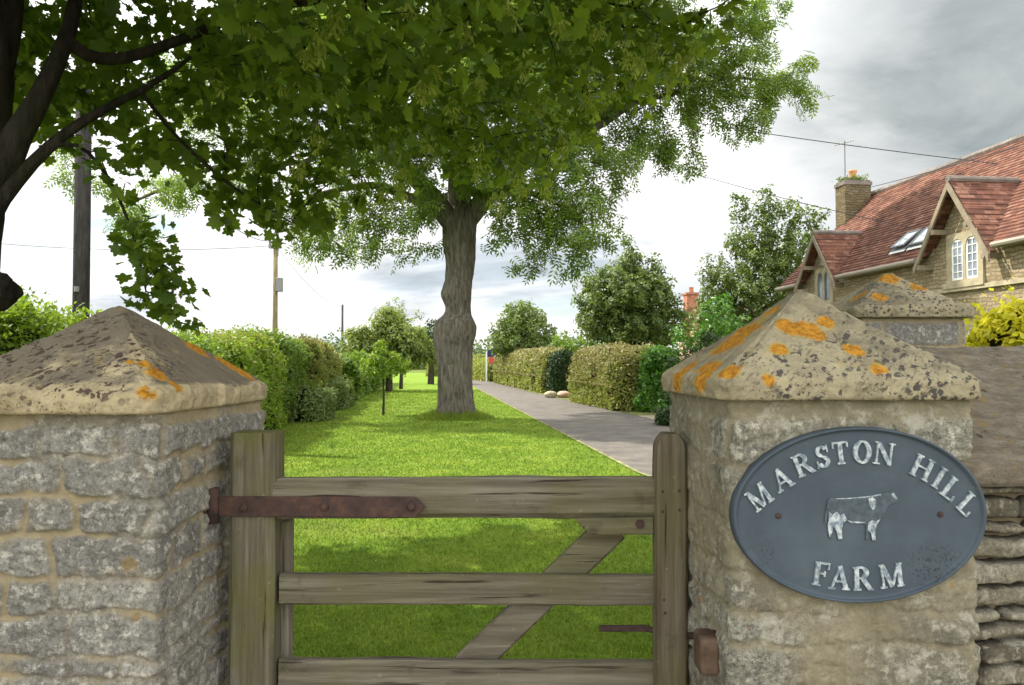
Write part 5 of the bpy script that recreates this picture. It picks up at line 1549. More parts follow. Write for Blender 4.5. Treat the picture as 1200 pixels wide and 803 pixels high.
# gentle crookedness of the boughs
w = fbm(pos * 2.2, 3, 77)[:, None]; w2 = fbm(pos * 2.2 + 9, 3, 78)[:, None]
pos = pos + np.concatenate([w, w2 * 0.6, w2], 1) * 0.03
blobs = []
for px, py, rp, Y in [(40, 70, 60, 4.4), (110, 40, 60, 4.2), (60, 150, 32, 4.2), (130, 120, 60, 4.2), (200, 30, 60, 4.4), (205, 140, 60, 4.4), (170, 185, 28, 4.0), (270, 60, 60, 4.6), (285, 160, 60, 4.5), (275, 225, 40, 4.4), (255, 258, 14, 4.2),
                      (350, 40, 60, 3.4), (355, 140, 60, 4.3), (345, 225, 45, 4.6), (330, 268, 17, 4.4), (385, 255, 24, 4.6), (420, 60, 60, 3.2), (430, 150, 60, 4.8), (420, 208, 38, 4.8), (490, 110, 62, 5.0), (470, 195, 24, 5.4), (510, 40, 60, 3.2), (545, 150, 58, 5.6), (530, 190, 24, 5.8),
                      (600, 60, 62, 4.4), (610, 160, 50, 5.8), (595, 195, 26, 6.0), (670, 50, 60, 4.6), (680, 125, 42, 5.8), (640, 195, 26, 6.2), (735, 40, 55, 4.4), (745, 100, 38, 5.2), (795, 30, 45, 4.2), (790, 75, 26, 4.8), (830, 15, 24, 4.2),
                      (300, 10, 50, 2.7), (400, 5, 50, 2.6), (500, 0, 45, 2.7), (580, 5, 50, 2.9), (650, 5, 40, 3.0), (150, 90, 50, 5), (90, 180, 18, 4.2),
                      (165, 290, 34, 3.3), (185, 330, 38, 3.3), (205, 362, 24, 3.3), (158, 256, 24, 3.3), (145, 228, 24, 3.3), (225, 385, 8, 3.3)]:
    p = P(px, py, Y); r = rp / 915 * Y
    blobs.append((p[0], p[1], p[2], r, r * 1.4, r))
hb = [bl(px, py, rp, Y, None, 1.0) for px, py, rp, Y in [(160, 262, 24, 3.3), (172, 300, 34, 3.3), (190, 335, 36, 3.3), (210, 365, 24, 3.3), (150, 318, 18, 3.3), (225, 340, 14, 3.3), (135, 235, 16, 3.3), (232, 382, 8, 3.3), (120, 195, 16, 3.3)]]
att1 = np.concatenate([blobpts(blobs, 1500, 8), blobpts(hb, 6500, 18)])
# the bough mass above the picture and behind the camera, which shades the gateway
up_ = []
g = np.random.default_rng(5)
for k in range(330):
    x, y, z = g.uniform(-7.2, 2.6), g.uniform(0.9, 10.4), g.uniform(3.6, 8.0)
    if ((x + 2.4) / 5.2) ** 2 + ((y - 3.6) / 6.8) ** 2 + ((z - 4.5) / 3.6) ** 2 > 1: continue
    if y > 0.3 and z - 0.6 < EYE + 0.53 * y + 0.15: 
        z = EYE + 0.53 * y + 0.85
        if z > 8.3: continue
    if y <= 0.3 and z < 3.4: continue
    up_.append((x, y, z, 0.8, 0.8, 0.55))
att2 = blobpts(up_, 45, 9)
def upclip(C):   # keep this mass out of the picture
    return (C[:, 1] < 0.2) | (C[:, 2] > EYE + 0.50 * C[:, 1] + 0.05)
att2 = att2[upclip(att2)]
pos, par = colonize(pos, par, np.concatenate([att1, att2]), 0.10, 1.9, 0.13, 150, 3, 40000, 0.02)
tr_, rad = skeleton_mesh('trunk', pos, par, rad0, MAT['bark_maple'], maple, tip=0.0022, expo=2.5, sides=6, thick=0.035)
print('maple nodes', len(pos))
low = ~upclip(pos)
def sub_leaves(mask, k, spread, seed, thr=0.0075):
    g = np.random.default_rng(seed); idx = np.where(mask & (rad < thr))[0]; idx = np.repeat(idx, k)
    if len(idx) == 0: return np.zeros((0, 3)), np.zeros((0, 3))
    d = g.normal(size=(len(idx), 3)); d /= np.linalg.norm(d, axis=1)[:, None]
    C = pos[idx] + d * (spread * g.random(len(idx)) ** 0.5)[:, None]; C[:, 2] -= spread * 0.3
    pp = np.array(par)[idx]; pp = np.where(pp < 0, idx, pp)
    o = pos[idx] - pos[pp]; o = o / (np.linalg.norm(o, axis=1)[:, None] + 1e-9) + d * 0.8
    return C, o / (np.linalg.norm(o, axis=1)[:, None] + 1e-9)
C1, o1 = sub_leaves(low, 6, 0.13, 1)
hm = low & (pos[:, 0] < P(250, 0, 3.3)[0]) & (pos[:, 2] < P(0, 238, 3.3)[2]) & (pos[:, 1] < 3.75)
Ch, oh = sub_leaves(hm, 9, 0.085, 7)
C1 = np.concatenate([C1, Ch]); o1 = np.concatenate([o1, oh])
C2, o2 = sub_leaves(~low, 6, 0.24, 2)
m2 = upclip(C2); C2, o2 = C2[m2], o2[m2]
print('maple leaves', len(C1), len(C2))
# the thin hanging spray carries smaller leaves
hang = (C1[:, 0] < P(250, 0, 3.3)[0]) & (C1[:, 2] < P(0, 235, 3.3)[2]) & (C1[:, 1] < 3.7)
sz = np.where(hang, 0.055, 0.074)
leafcloud('crown', np.concatenate([C1, C2]), np.concatenate([sz, np.full(len(C2), 0.15)]), 'maple', MAT['lf_maple'], maple, up=0.45, seed=4, out=np.concatenate([o1, o2]), outw=0.35, droop=0.55, svar=0.45)
# hanging bunches of winged keys
g = np.random.default_rng(12); 
for px, py, Y, n in [(495, 100, 3.6, 26), (505, 88, 3.6, 18), (375, 45, 3.3, 26), (395, 20, 3.3, 20), (362, 60, 3.4, 20), (450, 50, 3.6, 18), (545, 30, 3.6, 22), (600, 12, 3.7, 20), (655, 25, 3.8, 20), (560, 190, 5.4, 30), (610, 215, 5.6, 30), (585, 235, 5.6, 30), (640, 225, 5.8, 24),
                     (735, 60, 4.4, 24), (750, 75, 4.5, 24), (765, 58, 4.6, 24), (810, 60, 4.6, 16), (795, 75, 4.6, 20), (700, 40, 4.4, 18), (470, 210, 5.0, 26), (450, 235, 5.0, 20), (352, 200, 4.5, 20), (330, 90, 4.0, 16), (290, 30, 3.8, 16), (420, 10, 3.2, 18), (480, 12, 3.4, 16), (720, 95, 5.0, 20), (690, 118, 5.2, 18), (780, 95, 5, 16), (530, 130, 5.0, 20), (660, 170, 5.8, 24), (630, 120, 5.2, 20), (400, 110, 4.3, 16), (565, 95, 4.6, 18), (255, 95, 4, 10), (370, 165, 4.5, 18), (500, 175, 5.2, 20), (615, 75, 4.5, 18)]:
    p = P(px, py, Y * 0.86)
    d = g.normal(size=(n, 3)) * np.array([0.018, 0.018, 0.034]) * (Y / 4)
    gk = g.normal(size=(n, 3)) * 0.4; gk[:, 1] -= 1.2
    leafcloud('seed_bunch', p + d, 0.048, 'key', MAT['lf_key'], maple, up=0.0, seed=int(px), out=gk, outw=1.2, droop=-2.5)
# burr on the trunk
c = P(-14, 340, 3.3); bm = bmesh.new(); bmesh.ops.create_icosphere(bm, subdivisions=4, radius=1)
vs = np.array([v.co[:] for v in bm.verts]); fs = np.array([[v.index for v in f.verts] for f in bm.faces]); bm.free()
vs = vs * (1 + 0.35 * fbm(vs * 2.2, 4, 6)[:, None]) * np.array([0.115, 0.10, 0.085]) + c
mesh_np('burr', vs, fs, MAT['bark_maple'], maple, smooth=True)

# ---------------------------------------------------------------- smaller trees
def small_tree(name, label, base, height, blobs, lsize, mat, n_att, step, kill, k, spread, seed, trunk_r=0.12, bark='bark_dark', kind='tuft', cat='tree', group=None, trunk_top=None, thr=0.02, up=0.35, core=False, tip=0.006):
    t = thing(name, label, cat, base, group)
    top = trunk_top if trunk_top is not None else height * 0.45
    lines = [(None, [(base[0], base[1], -0.05, trunk_r * 1.25), (base[0] + 0.03, base[1], top * 0.5, trunk_r), (base[0], base[1] + .02, top, trunk_r * 0.7)])]
    pos, par, r0 = polyskel(lines, step)
    att = blobpts(blobs, n_att, seed)
    infl = max(2.5, height * 0.9)
    pos, par = colonize(pos, par, att, step, infl, kill, 90, seed, 7000)
    _, rad = skeleton_mesh('trunk', pos, par, r0, MAT[bark], t, tip=tip, sides=5, thick=trunk_r * 0.6)
    C, o = leaves_on(pos, par, rad, thr, k, spread, seed)
    leafcloud('crown', C, lsize, kind, mat, t, up=up, seed=seed, out=o, outw=0.5)
    print(name, len(pos), len(C))
    return t
def bb(px, py, rp, Y, f=1.0, d=1.0):
    p = P(px, py, Y); r = rp / 915 * Y
    return (p[0], p[1], p[2], r, r * d, r * f)
def gb(px, Y): p = P(px, 425, Y); return (p[0], Y, 0.0)
# young tree on the lawn
small_tree('young_tree', 'slender young tree with a thin stem, left of the big ash on the lawn', gb(449, 23), 3.0, [bb(450, 425, 24, 23), bb(434, 428, 15, 23), bb(468, 428, 13, 23), bb(445, 410, 12, 23)], 0.12, MAT['lf_bright'], 300, 0.10, 0.13, 7, 0.13, 21, 0.035, thr=0.012, trunk_top=0.9)
yt = bpy.data.objects['young_tree']
g = np.random.default_rng(2)
# round headed tree and darker neighbours at the end of the lawn
small_tree('orchard_tree', 'broad round-headed tree with feathery shoots on top, behind the young tree', gb(456, 42), 4.2, [bb(452, 395, 30, 42, .8), bb(425, 402, 26, 42, .8), bb(480, 400, 28, 42, .8), bb(455, 372, 20, 42, .6), bb(440, 420, 26, 42, .6), bb(478, 418, 24, 42, .6), bb(505, 415, 14, 42)], 0.26, MAT['lf_orch'], 100, 0.22, 0.27, 9, 0.34, 22, 0.16, thr=0.03)
small_tree('feathery_shrub', 'pale green wispy shoots standing above the round-headed tree', gb(470, 46), 5.0, [bb(447, 366, 10, 46, 1.0), bb(465, 362, 14, 46, 1.0), bb(488, 372, 10, 46, .7), bb(455, 358, 6, 46, 1)], 0.22, MAT['lf_grey'], 90, 0.25, 0.3, 3, 0.25, 23, 0.10, thr=0.03, cat='shrub')
small_tree('dark_tree', 'dark bushy tree behind the orchard tree, just left of the ash trunk', gb(505, 56), 5, [bb(502, 395, 20, 56, 1.1), bb(490, 410, 18, 56), bb(515, 405, 18, 56)], 0.34, MAT['lf_dark'], 60, 0.3, 0.35, 6, 0.45, 24, 0.2, thr=0.03)
# right of the lane
small_tree('hawthorn_tree', 'smaller rounded hawthorn rising above the far clipped hedge', gb(612, 54), 5.3, [bb(612, 380, 32, 54, .85), bb(588, 396, 20, 54), bb(640, 398, 18, 54, .9), bb(612, 400, 38, 54, .5), bb(606, 364, 16, 54, .7)], 0.30, MAT['lf_haw'], 75, 0.28, 0.33, 7, 0.42, 25, 0.2, thr=0.03)
small_tree('hawthorn_tree', 'big rounded hawthorn with a leafy peak, above the clipped hedge by the laurel', gb(738, 33), 7.5, [bb(735, 350, 52, 33, .8), bb(705, 365, 36, 33), bb(775, 372, 36, 33, .8), bb(740, 312, 26, 33, .8), bb(735, 288, 10, 33, 1.4), bb(762, 318, 18, 33), bb(745, 390, 55, 33, .4), bb(700, 340, 26, 33), bb(774, 340, 20, 33)], 0.22, MAT['lf_haw'], 95, 0.24, 0.30, 11, 0.34, 26, 0.24, thr=0.03)
small_tree('leafy_tree', 'tall open tree with straggling shoots beside the far gable of the stone cottage', gb(892, 29.5), 8, [bb(880, 330, 45, 29.5), bb(925, 290, 34, 29.5), bb(850, 345, 30, 29.5), bb(905, 255, 24, 29.5, .8), bb(940, 255, 18, 29.5, .7), bb(878, 232, 12, 29.5, .7), bb(870, 285, 26, 29.5), bb(960, 270, 10, 29.5), bb(840, 315, 16, 29.5, .7), bb(893, 370, 40, 29.5, .8), bb(850, 385, 30, 29.5), bb(868, 255, 10, 29.5, .5), bb(862, 228, 5, 29.5, .6), bb(935, 235, 8, 29.5), bb(898, 222, 7, 29.5), bb(832, 300, 7, 29.5, .5), bb(822, 325, 7, 29.5, .6), bb(965, 252, 7, 29.5, .6), bb(845, 350, 24, 29.5), bb(828, 372, 20, 29.5), bb(918, 330, 34, 29.5), bb(895, 300, 34, 29.5)], 0.20, MAT['lf_haw'], 85, 0.22, 0.26, 8, 0.30, 27, 0.2, thr=0.028)
small_tree('dark_shrub', 'dark evergreen bush between the laurel and the signed pillar', gb(806, 21), 2.6, [bb(803, 425, 22, 21, 1.0), bb(800, 455, 26, 21), bb(822, 440, 26, 21, 1.3), bb(795, 475, 20, 21), bb(830, 400, 18, 21)], 0.11, MAT['lf_dark'], 170, 0.13, 0.16, 7, 0.18, 28, 0.08, thr=0.02, cat='shrub', trunk_top=0.8)
small_tree('green_bush', 'mid green bush filling the space behind the signed pillar, under the tall tree', gb(845, 27), 4, [bb(838, 385, 34, 27), bb(868, 395, 30, 27), bb(815, 395, 20, 27), bb(802, 398, 22, 27), bb(845, 360, 18, 27)], 0.17, MAT['lf_laurel'], 90, 0.2, 0.24, 6, 0.26, 29, 0.1, thr=0.02, cat='shrub', trunk_top=1.0)
small_tree('green_bush', 'low pale bush between the two hawthorns, over the hedge top', gb(672, 46), 3.4, [bb(668, 402, 18, 46, .8), bb(690, 400, 14, 46, .9), bb(650, 404, 12, 46)], 0.24, MAT['lf_hedge'], 80, 0.25, 0.3, 5, 0.3, 31, 0.1, thr=0.03, cat='shrub', trunk_top=1.0)

# ---------------------------------------------------------------- hedges
def hedge(name, label, path, wid, hts, lsize, n, mat, core, seed, rough=0.10, ragged=0.0, group=None, kind='rhomb', ends=0.8, tipmat=None, tipn=0, cat='hedge', rib=0.0, ex=(0.55, 0.5), tsd=0.6):
    path = np.array(path, float)
    seg = np.linalg.norm(np.diff(path, axis=0), axis=1); cum = np.concatenate([[0], np.cumsum(seg)]); L = cum[-1]
    t = thing(name, label, cat, (path[:, 0].mean(), path[:, 1].mean(), 0), group)
    hts = np.array(hts, float)
    def surf(s, th, sc):
        x = np.interp(s, cum, path[:, 0]); y = np.interp(s, cum, path[:, 1])
        k = np.clip(np.searchsorted(cum, s) - 1, 0, len(seg) - 1)
        d = (path[k + 1] - path[k]) / seg[k][:, None]; nn = np.stack([d[:, 1], -d[:, 0]], 1)
        h = np.interp(s / L, np.linspace(0, 1, len(hts)), hts)
        e = np.minimum(s, L - s) / ends; e = np.clip(e, 0, 1); ef = np.sqrt(np.clip(1 - (1 - e) ** 2, 0, 1))
        c_, s_ = np.cos(th), np.sin(th)
        a = np.sign(c_) * np.abs(c_) ** ex[0] * wid / 2 * (0.03 + 0.97 * ef) if ends > 0 else 0
        z = np.abs(s_) ** ex[1] * h * (0.35 + 0.65 * ef ** 0.7)
        p = np.stack([x + nn[:, 0] * a, y + nn[:, 1] * a, z], 1)
        nrm = np.stack([nn[:, 0] * c_, nn[:, 1] * c_, np.abs(s_) * 0.9], 1)
        endn = np.where(s < L / 2, -1, 1)[:, None] * (1 - e)[:, None]
        nrm[:, :2] += d * endn
        nrm /= np.linalg.norm(nrm, axis=1)[:, None] + 1e-9
        b = fbm(p * 1.1, 3, seed) * rough * 1.6 + fbm(p * 4, 3, seed + 5) * rough * 0.7 + rib * np.abs(np.sin(s * 3.4 + 1.5 * np.sin(s))) 
        return p + nrm * (b + sc)[:, None], nrm
    nsx = max(12, int(L / max(0.12, lsize * 1.5))); nt = 26
    th_ = np.arcsin(np.linspace(0, 1, nt // 2) ** (1 / ex[1])); th_ = np.concatenate([th_, PI - th_[::-1]])
    S, T = np.meshgrid(np.linspace(min(0.3, L * 0.12), L - min(0.3, L * 0.12), nsx), th_, indexing='ij')
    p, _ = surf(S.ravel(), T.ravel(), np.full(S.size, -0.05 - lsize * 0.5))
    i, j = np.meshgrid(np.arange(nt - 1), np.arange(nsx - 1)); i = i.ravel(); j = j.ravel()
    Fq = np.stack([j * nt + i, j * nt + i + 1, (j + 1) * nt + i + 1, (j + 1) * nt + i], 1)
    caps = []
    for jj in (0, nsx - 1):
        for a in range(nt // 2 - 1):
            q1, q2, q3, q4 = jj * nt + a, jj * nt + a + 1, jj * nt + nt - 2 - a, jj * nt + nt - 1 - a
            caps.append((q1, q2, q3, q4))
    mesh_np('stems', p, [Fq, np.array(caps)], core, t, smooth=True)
    g = np.random.default_rng(seed)
    s = g.random(n) * L
    ne = int(n * min(0.3, 1.2 * wid / L)); s[:ne] = np.where(g.random(ne) < 0.6, g.random(ne) ** 1.9 * ends, L - g.random(ne) ** 1.9 * ends)
    th = g.random(n) * PI
    hz = np.arcsin(g.random(n) ** (1 / ex[1])); th = np.where(g.random(n) < 0.5, np.where(g.random(n) < 0.5, hz, PI - hz), th)
    dep = (g.random(n) ** 1.5) * -0.11 + np.where(g.random(n) < ragged, g.random(n) ** 2 * 0.22, 0.0) * np.clip(np.sin(th) * 1.2, 0.1, 1)
    p, nr = surf(s, th, dep)
    ok = p[:, 2] > 0.03
    leafcloud('foliage', p[ok], lsize, kind, mat, t, up=0.25, seed=seed, out=nr[ok], outw=0.45)
    if tipn:
        s = g.random(tipn) * L; th = PI / 2 + g.normal(size=tipn) * tsd; th = np.clip(th, 0.2, PI - 0.2)
        p, nr = surf(s, th, g.random(tipn) ** 2 * 0.15)
        leafcloud('new_growth', p, lsize, kind, tipmat, t, up=0.3, seed=seed + 1, out=nr, outw=0.3)
    return t
def hp(y0, y1, off=-0.55, n=4): return [(hedge_x(y) + off, y) for y in np.linspace(y0, y1, n)]
GL_ = 'hedge shrubs along the left of the lawn'
hedge('hedge', 'bright green leafy hedge end seen left of the first pillar cap, below the dark pole', hp(3.9, 9.0, -0.75), 1.3, [2.0, 2.12, 2.1], 0.062, 36000, MAT['lf_bright'], MAT['core'], 41, 0.12, 0.25, GL_, ends=0.4, tipmat=MAT['lf_bright'], tipn=3000)
hedge('hedge', 'dark green hedge stretch just beyond the right edge of the first pillar cap', hp(8.6, 14.2, -0.7), 1.3, [1.95, 1.92, 1.9], 0.075, 34000, MAT['lf_hedge'], MAT['core'], 42, 0.16, 0.2, GL_, ends=0.5, tipmat=MAT['lf_bright'], tipn=2500)
hedge('hedge', 'yellow-green hawthorn hedge with feathery top under the wired pole', hp(13.6, 18.2, -0.65), 1.5, [1.95, 2.12, 2.0], 0.085, 26000, MAT['lf_bright'], MAT['core'], 43, 0.17, 0.3, GL_, ends=0.6, tipmat=MAT['lf_olive'], tipn=2500)
hedge('hedge', 'deep green rounded hedge stretch in the middle of the left row', hp(17.8, 23.5, -0.7), 1.4, [2.15, 2.25, 2.1], 0.10, 20000, MAT['lf_hedge'], MAT['core'], 44, 0.18, 0.25, GL_, ends=0.6)
hedge('hedge', 'olive hedge stretch with reddish tips left of the young tree', hp(23, 31, -0.6), 1.6, [2.2, 2.2, 1.9], 0.12, 20000, MAT['lf_olive'], MAT['core'], 45, 0.20, 0.2, GL_, ends=0.7, tipmat=MAT['lf_red'], tipn=2500)
hedge('hedge', 'far darker hedge stretch running to the end of the lawn, on the left', hp(31, 60, -0.2, 6), 1.7, [1.9, 1.9, 2.2, 2.0], 0.22, 16000, MAT['lf_hedge'], MAT['core'], 46, 0.25, 0.1, GL_)
hedge('low_bush', 'round grey-green bush at the foot of the left hedge', [(hedge_x(21) + 0.25, 20.2), (hedge_x(22) + .25, 22.3)], 1.5, [0.85, 0.95], 0.085, 8000, MAT['lf_hgrey'], MAT['core'], 47, 0.12, 0.2, ends=1.0, cat='bush')
hedge('low_bush', 'smaller pale bush further along the left hedge foot', [(hedge_x(26) + 0.2, 25), (hedge_x(28) + .2, 28.5)], 1.5, [1.0, 1.0], 0.10, 7000, MAT['lf_hgrey'], MAT['core'], 48, 0.12, 0.2, ends=1.1, cat='bush')
# right side of the lane
GR = 'clipped hedges right of the lane'
def hr(px, py):            # ground point under a pixel
    d = (py - 425) / 915.0; Y = EYE / d; return P(px, py, Y)[:2]
a, b = hr(757, 484), hr(664, 465.5)
nr_ = np.array([0.98, 0.17])
hedge('hedge', 'tall round-topped beech hedge, brown-green, between the bright laurel and the dark yew', [(4.15, 24.6), (3.65, 28.2), (3.15, 31.8)], 1.9, [1.92, 1.98, 2.02], 0.10, 24000, MAT['lf_olive'], MAT['core_b'], 51, 0.12, 0.05, GR, tipmat=MAT['lf_red'], tipn=9000, rib=0.09, ex=(0.6, 0.55), tsd=0.8)
a2, b2 = hr(635, 461.5), hr(578, 448.5)
hedge('hedge', 'long clipped beech hedge with a brown face, left of the dark yew', [tuple(a2 + nr_ * 1.0), tuple((a2 + b2) / 2 + nr_ * 1.0), tuple(b2 + nr_ * 1.0)], 2.0, [2.1, 2.2, 2.15], 0.16, 20000, MAT['lf_olive'], MAT['core_b'], 52, 0.12, 0.05, GR, tipmat=MAT['lf_red'], tipn=7500, rib=0.09, ex=(0.6, 0.55), tsd=0.8)
a3, b3 = hr(572, 447.5), hr(525, 441.5)
hedge('hedge', 'farthest low clipped hedge beyond the blue and red post, beside the ash trunk', [tuple(a3 + nr_ * 1.0), tuple(b3 + nr_ * 1.0)], 2.2, [1.9, 1.9], 0.26, 14000, MAT['lf_olive'], MAT['core_b'], 53, 0.08, 0.02, GR)
hedge('hedge', 'clipped hedge closing the view at the end of the lawn', [(-9.5, 88), (-4, 90), (0, 92)], 3, [2.6, 2.4, 2.4], 0.4, 8000, MAT['lf_olive'], MAT['core_b'], 54, 0.2, 0.1, GR)
a4 = hr(655, 463)
hedge('yew_bush', 'dark clipped yew filling the gap between the two beech hedges', [(1.72, 37.8), (3.1, 38.3)], 1.5, [1.95, 2.25], 0.12, 12000, MAT['lf_dark'], MAT['core'], 55, 0.06, 0.03, ends=0.6, cat='bush')
a5 = hr(575, 448)
hedge('yew_bush', 'narrow dark bush under the blue and red post', [tuple(a5 + nr_ * 0.5), tuple(a5 + nr_ * 2.0)], 1.6, [1.9, 2.0], 0.22, 6000, MAT['lf_dark'], MAT['core'], 56, 0.06, 0.03, ends=0.6, cat='bush')
a6 = hr(745, 484)
hedge('laurel_bush', 'glossy bright green laurel bush at the near end of the beech hedge', [tuple(a6 + [0.1, 0.6]), tuple(a6 + [1.6, 0.75])], 1.8, [2.05, 2.0], 0.13, 11000, MAT['lf_laurel'], MAT['core'], 57, 0.28, 0.4, ex=(0.8, 0.6), ends=1.1, cat='bush')
hedge('ground_ivy', 'low dark ivy sprawling on the verge at the foot of the dark evergreen bush', [tuple(hr(782, 498) + [-.2, .2]), tuple(hr(812, 500) + [.6, 0.2])], 1.2, [0.40, 0.5], 0.08, 5000, MAT['lf_dark'], MAT['core'], 58, 0.12, 0.3, ends=0.7, cat='bush')
hedge('golden_hedge', 'vivid yellow golden privet hedge in front of the stone cottage', [(3.42, 5.75), (4.6, 5.9), (6.6, 6.0)], 1.0, [1.98, 2.03, 2.05], 0.062, 30000, MAT['lf_yellow'], MAT['core_b'], 59, 0.07, 0.15, ends=0.5)
# verge stones at the gap
for k, (px, lab) in enumerate(((646, 'pale rounded rock lying at the foot of the dark yew, left of the pair'), (661, 'reddish rock lying at the foot of the dark yew, right of the pair'))):
    c = hr(px, 466.5); mb = MB(); bm = bmesh.new(); bmesh.ops.create_icosphere(bm, subdivisions=3, radius=1)
    vs = np.array([v.co[:] for v in bm.verts]); vs = vs * (1 + 0.25 * fbm(vs * 1.3 + k * 5, 3, 9)[:, None]) * np.array([0.29, 0.24, 0.17]); fs = np.array([[v.index for v in f.verts] for f in bm.faces]); bm.free()
    o = mesh_np('rock', vs + np.array([c[0], c[1] + .1, 0.14]), fs, MAT['pinkwall'] if k else MAT['dress'], None, origin=(c[0], c[1] + .1, 0), smooth=True)
    tag(o, lab, 'rock', 'rocks at the gap in the hedge')
# blue and red post
c = hr(577, 447.8)
sp = thing('post_sign', 'small blue and red sign on a white post at the hedge gap', 'sign', (c[0], c[1], 0))
sx, sy = c[0] - 0.1, c[1] - 0.5
mb = MB(); mb.box((sx - 0.42, sy - .05, 0), (sx - 0.30, sy + .05, 2.45)); mb.build('post', MAT['white'], sp)
mb = MB(); mb.prism([(sx - .28, sy - .1, 1.98), (sx + .50, sy - .1, 2.03), (sx + .42, sy - .1, 2.45), (sx, sy - .1, 2.72), (sx - .28, sy - .1, 2.5)], (0, .12, 0)); mb.build('blue_panel', MAT['blue'], sp)
mb = MB(); mb.prism([(sx - .1, sy - .1, 1.45), (sx + .25, sy - .1, 1.5), (sx + .40, sy - .1, 1.97), (sx - .2, sy - .1, 1.97)], (0, .12, 0)); mb.build('red_panel', MAT['red'], sp)
# far tree belt on the horizon
g = np.random.default_rng(8)
C = []
for k in range(420):
    x = g.uniform(-150, 150); y = 170 + g.uniform(0, 30); r = g.uniform(2, 4.5); z = g.uniform(0.5, 2.6) + 0.8 * math.sin(x * .09)
    C.append(np.array([x, y, z]) + g.normal(size=(70, 3)) * np.array([r, r, r * .55]))
C = np.concatenate(C); C = C[C[:, 2] > 0]
tb = leafcloud('distant_trees', C, 1.3, 'tuft', MAT['lf_far'], None, up=0.3, seed=2); tb['kind'] = 'stuff'; tag(tb, 'low belt of far trees on the horizon beyond the hedges', 'woodland')

g = np.random.default_rng(6)
C = np.array([Hh(9.9 + a, 2.43 + b, 7.30 + abs(c)) for a, b, c in g.normal(size=(200, 3)) * np.array([0.16, 0.22, 0.05])])
wd0 = leafcloud('chimney_weeds', C, 0.10, 'tuft', MAT['lf_haw'], house, up=0.1, seed=3, droop=-1.0); wd0.parent = ch; wd0.location = (0, 0, 0)
# ---------------------------------------------------------------- poles and wires
def pole(label, px, Y, top, r0, r1, mat):
    b = gb(px, Y); t = thing('utility_pole', label, 'pole', b, 'poles carrying overhead wires')
    mb = MB(); mb.tube([(b[0], b[1], -0.1), (b[0], b[1], top * .5), (b[0], b[1], top)], [r0, (r0 + r1) / 2, r1], 16)
    mb.build('shaft', mat, t, smooth=True)
    return t, b
t1, b1 = pole('thick dark round pole behind the bright hedge, its top lost in maple leaves', 94, 15, 7.8, 0.155, 0.14, MAT['pole_dark'])
mb = MB(); mb.tube([(b1[0] - .0, b1[1] - .16, 2.9), (b1[0], b1[1] - .16, 3.0)], 0.05, 8); mb.build('number_tag', MAT['iron'], t1)
t2, b2_ = pole('tan wooden pole carrying wires and a grey box, above the left hedge', 322, 44, P(0, 284, 44)[2], 0.16, 0.12, MAT['pole_tan'])
zt = P(0, 284, 44)[2]
mb = MB(); mb.tube([(b2_[0] + .12, 44, zt - .8), (b2_[0] + .14, 44, P(0, 260, 44)[2])], 0.05, 8); mb.build('top_rod', MAT['iron'], t2)
mb = MB(); mb.box((b2_[0] - .35, 43.8, zt - .35), (b2_[0] + .2, 44.1, zt - .15)); mb.tube([(b2_[0] - .3, 43.9, zt - .15), (b2_[0] - .3, 43.9, zt + .05)], 0.07, 8); mb.tube([(b2_[0], 43.9, zt - .15), (b2_[0], 43.9, zt + .1)], 0.07, 8); mb.build('insulators', MAT['iron'], t2)
mb = MB(); mb.box((b2_[0] + .10, 43.7, P(0, 342, 44)[2]), (b2_[0] + .42, 44.1, P(0, 326, 44)[2])); mb.build('junction_box', MAT['iron'], t2, bevel=.03)
t3, b3_ = pole('thin distant pole beyond the left hedge, near the round-headed tree', 401, 75, P(0, 357, 75)[2], 0.13, 0.10, MAT['pole_dark'])
def wire(label, a, b, sag, r=0.012, n=24):
    a = np.array(a, float); b = np.array(b, float)
    pts = [a + (b - a) * t - np.array([0, 0, 4 * sag * t * (1 - t)]) for t in np.linspace(0, 1, n + 1)]
    mb = MB(); pts = [p - (a + b) / 2 for p in pts]
    mb.tube(pts, r, 6)
    o = mb.build('overhead_wire', MAT['wire'], None); o.location = [float(v) for v in (a + b) / 2]
    return tag(o, label, 'wire', 'overhead wires')
wire('dark cable from the ash crown to the cottage ridge, upper one at the right', P(560, 95, 30), P(1240, 200, 17.5), 0.25, 0.012)
wire('lower cable dropping from the ash crown to the cottage roof beside the dormer', P(640, 140, 34), P(1072, 268, 19.4), 0.35, 0.010)
wire('thin cable rising from the chimney top towards the cottage ridge', Hh(9.9, 2.1, 6.9), P(1230, 160, 12), 0.05, 0.008)
wire('thin cable from the tan pole up to the dark pole on the left', (b2_[0] - .3, 43.9, zt + .05), (b1[0], b1[1], 7.4), 0.9, 0.018)
wire('faint cable sagging across the sky left of the tan pole, lower one', (b2_[0], 43.9, zt - .2), P(-60, 280, 40), 0.4, 0.014)
wire('faint cable between the tan pole and the thin distant pole', (b2_[0] + .1, 44, zt - .3), (b3_[0], 75, P(0, 360, 75)[2]), 0.7, 0.014)

# ---------------------------------------------------------------- grass
g = np.random.default_rng(20)
N = 420000
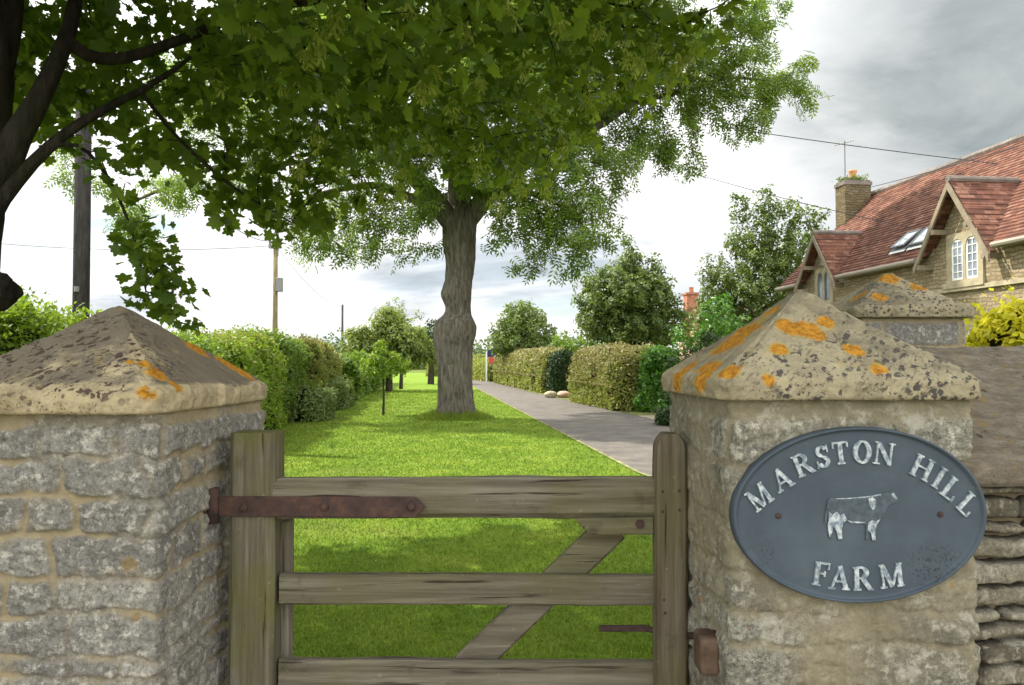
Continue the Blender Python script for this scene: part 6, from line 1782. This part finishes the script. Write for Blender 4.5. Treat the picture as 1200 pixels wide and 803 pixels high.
# density falls with distance so that the blades stay fine in the picture
y = 2.5 + (g.random(N) ** 1.9) * 42
x = (g.random(N) * 2 - 1) * (0.62 * y + 0.6)
right = np.where(y > 11, 1.79 - 0.1085 * (y - 10.9), np.interp(y, [2.4, 4, 6, 7.2, 8.0, 8.8, 9.6, 10.3, 11], [2.6, 3.4, 4.6, 5.3, 4.2, 3.2, 2.35, 1.95, 1.78]))
lf = hedge_x(y) - 0.2
ok = (x < right - 0.05) & (x > lf)
x, y = x[ok], y[ok]
h = (0.020 + 0.0004 * y) * (0.6 + 0.8 * g.random(len(x))); wd_ = 0.0022 + 0.00065 * y
# rough grass against the ash foot and the edging
nt = 9000
a = g.random(nt) * 2 * PI; rr_ = 0.50 + g.random(nt) ** 1.4 * 0.6
x = np.concatenate([x, ab[0] + np.cos(a) * rr_]); y = np.concatenate([y, AY + np.sin(a) * rr_])
h = np.concatenate([h, (0.10 + 0.28 * g.random(nt)) * (1.35 - rr_)]); wd_ = np.concatenate([wd_, np.full(nt, 0.010)])
n = len(x); an = g.random(n) * 2 * PI; lean = g.normal(size=(n, 2)) * 0.5 * h[:, None]
base = np.stack([x, y, np.zeros(n)], 1); sd_ = np.stack([np.cos(an), np.sin(an), 0 * an], 1) * wd_[:, None]
V = np.stack([base - sd_, base + sd_, base + np.concatenate([lean, h[:, None]], 1)], 1).reshape(-1, 3)
Fg = np.arange(3 * n).reshape(-1, 3)
gr = mesh_np('grass', V, Fg, MAT['blade'], None, dict(rnd=np.repeat(g.random(n), 3)))
tag(gr, 'short mown green grass covering the lawn behind the gate', 'grass', kind='stuff')

# a few daisies in the grass
g = np.random.default_rng(31); n = 60
x = g.uniform(-3.0, 1.6, n); y = 3.4 + g.random(n) ** 1.3 * 7
V = []; Fc = []
for k in range(n):
    r = g.uniform(0.004, 0.007); z = g.uniform(0.022, 0.034)
    V += [(x[k] + r * math.cos(a), y[k] + r * math.sin(a), z + 0.3 * r * math.sin(a + k)) for a in np.linspace(0, 2 * PI, 7)[:-1]]
    Fc.append(tuple(range(6 * k, 6 * k + 6)))
dz = mesh_np('daisies', V, np.array(Fc), MAT['white'], None)
tag(dz, 'tiny white daisies scattered in the shaded grass behind the gate', 'flowers', kind='stuff')
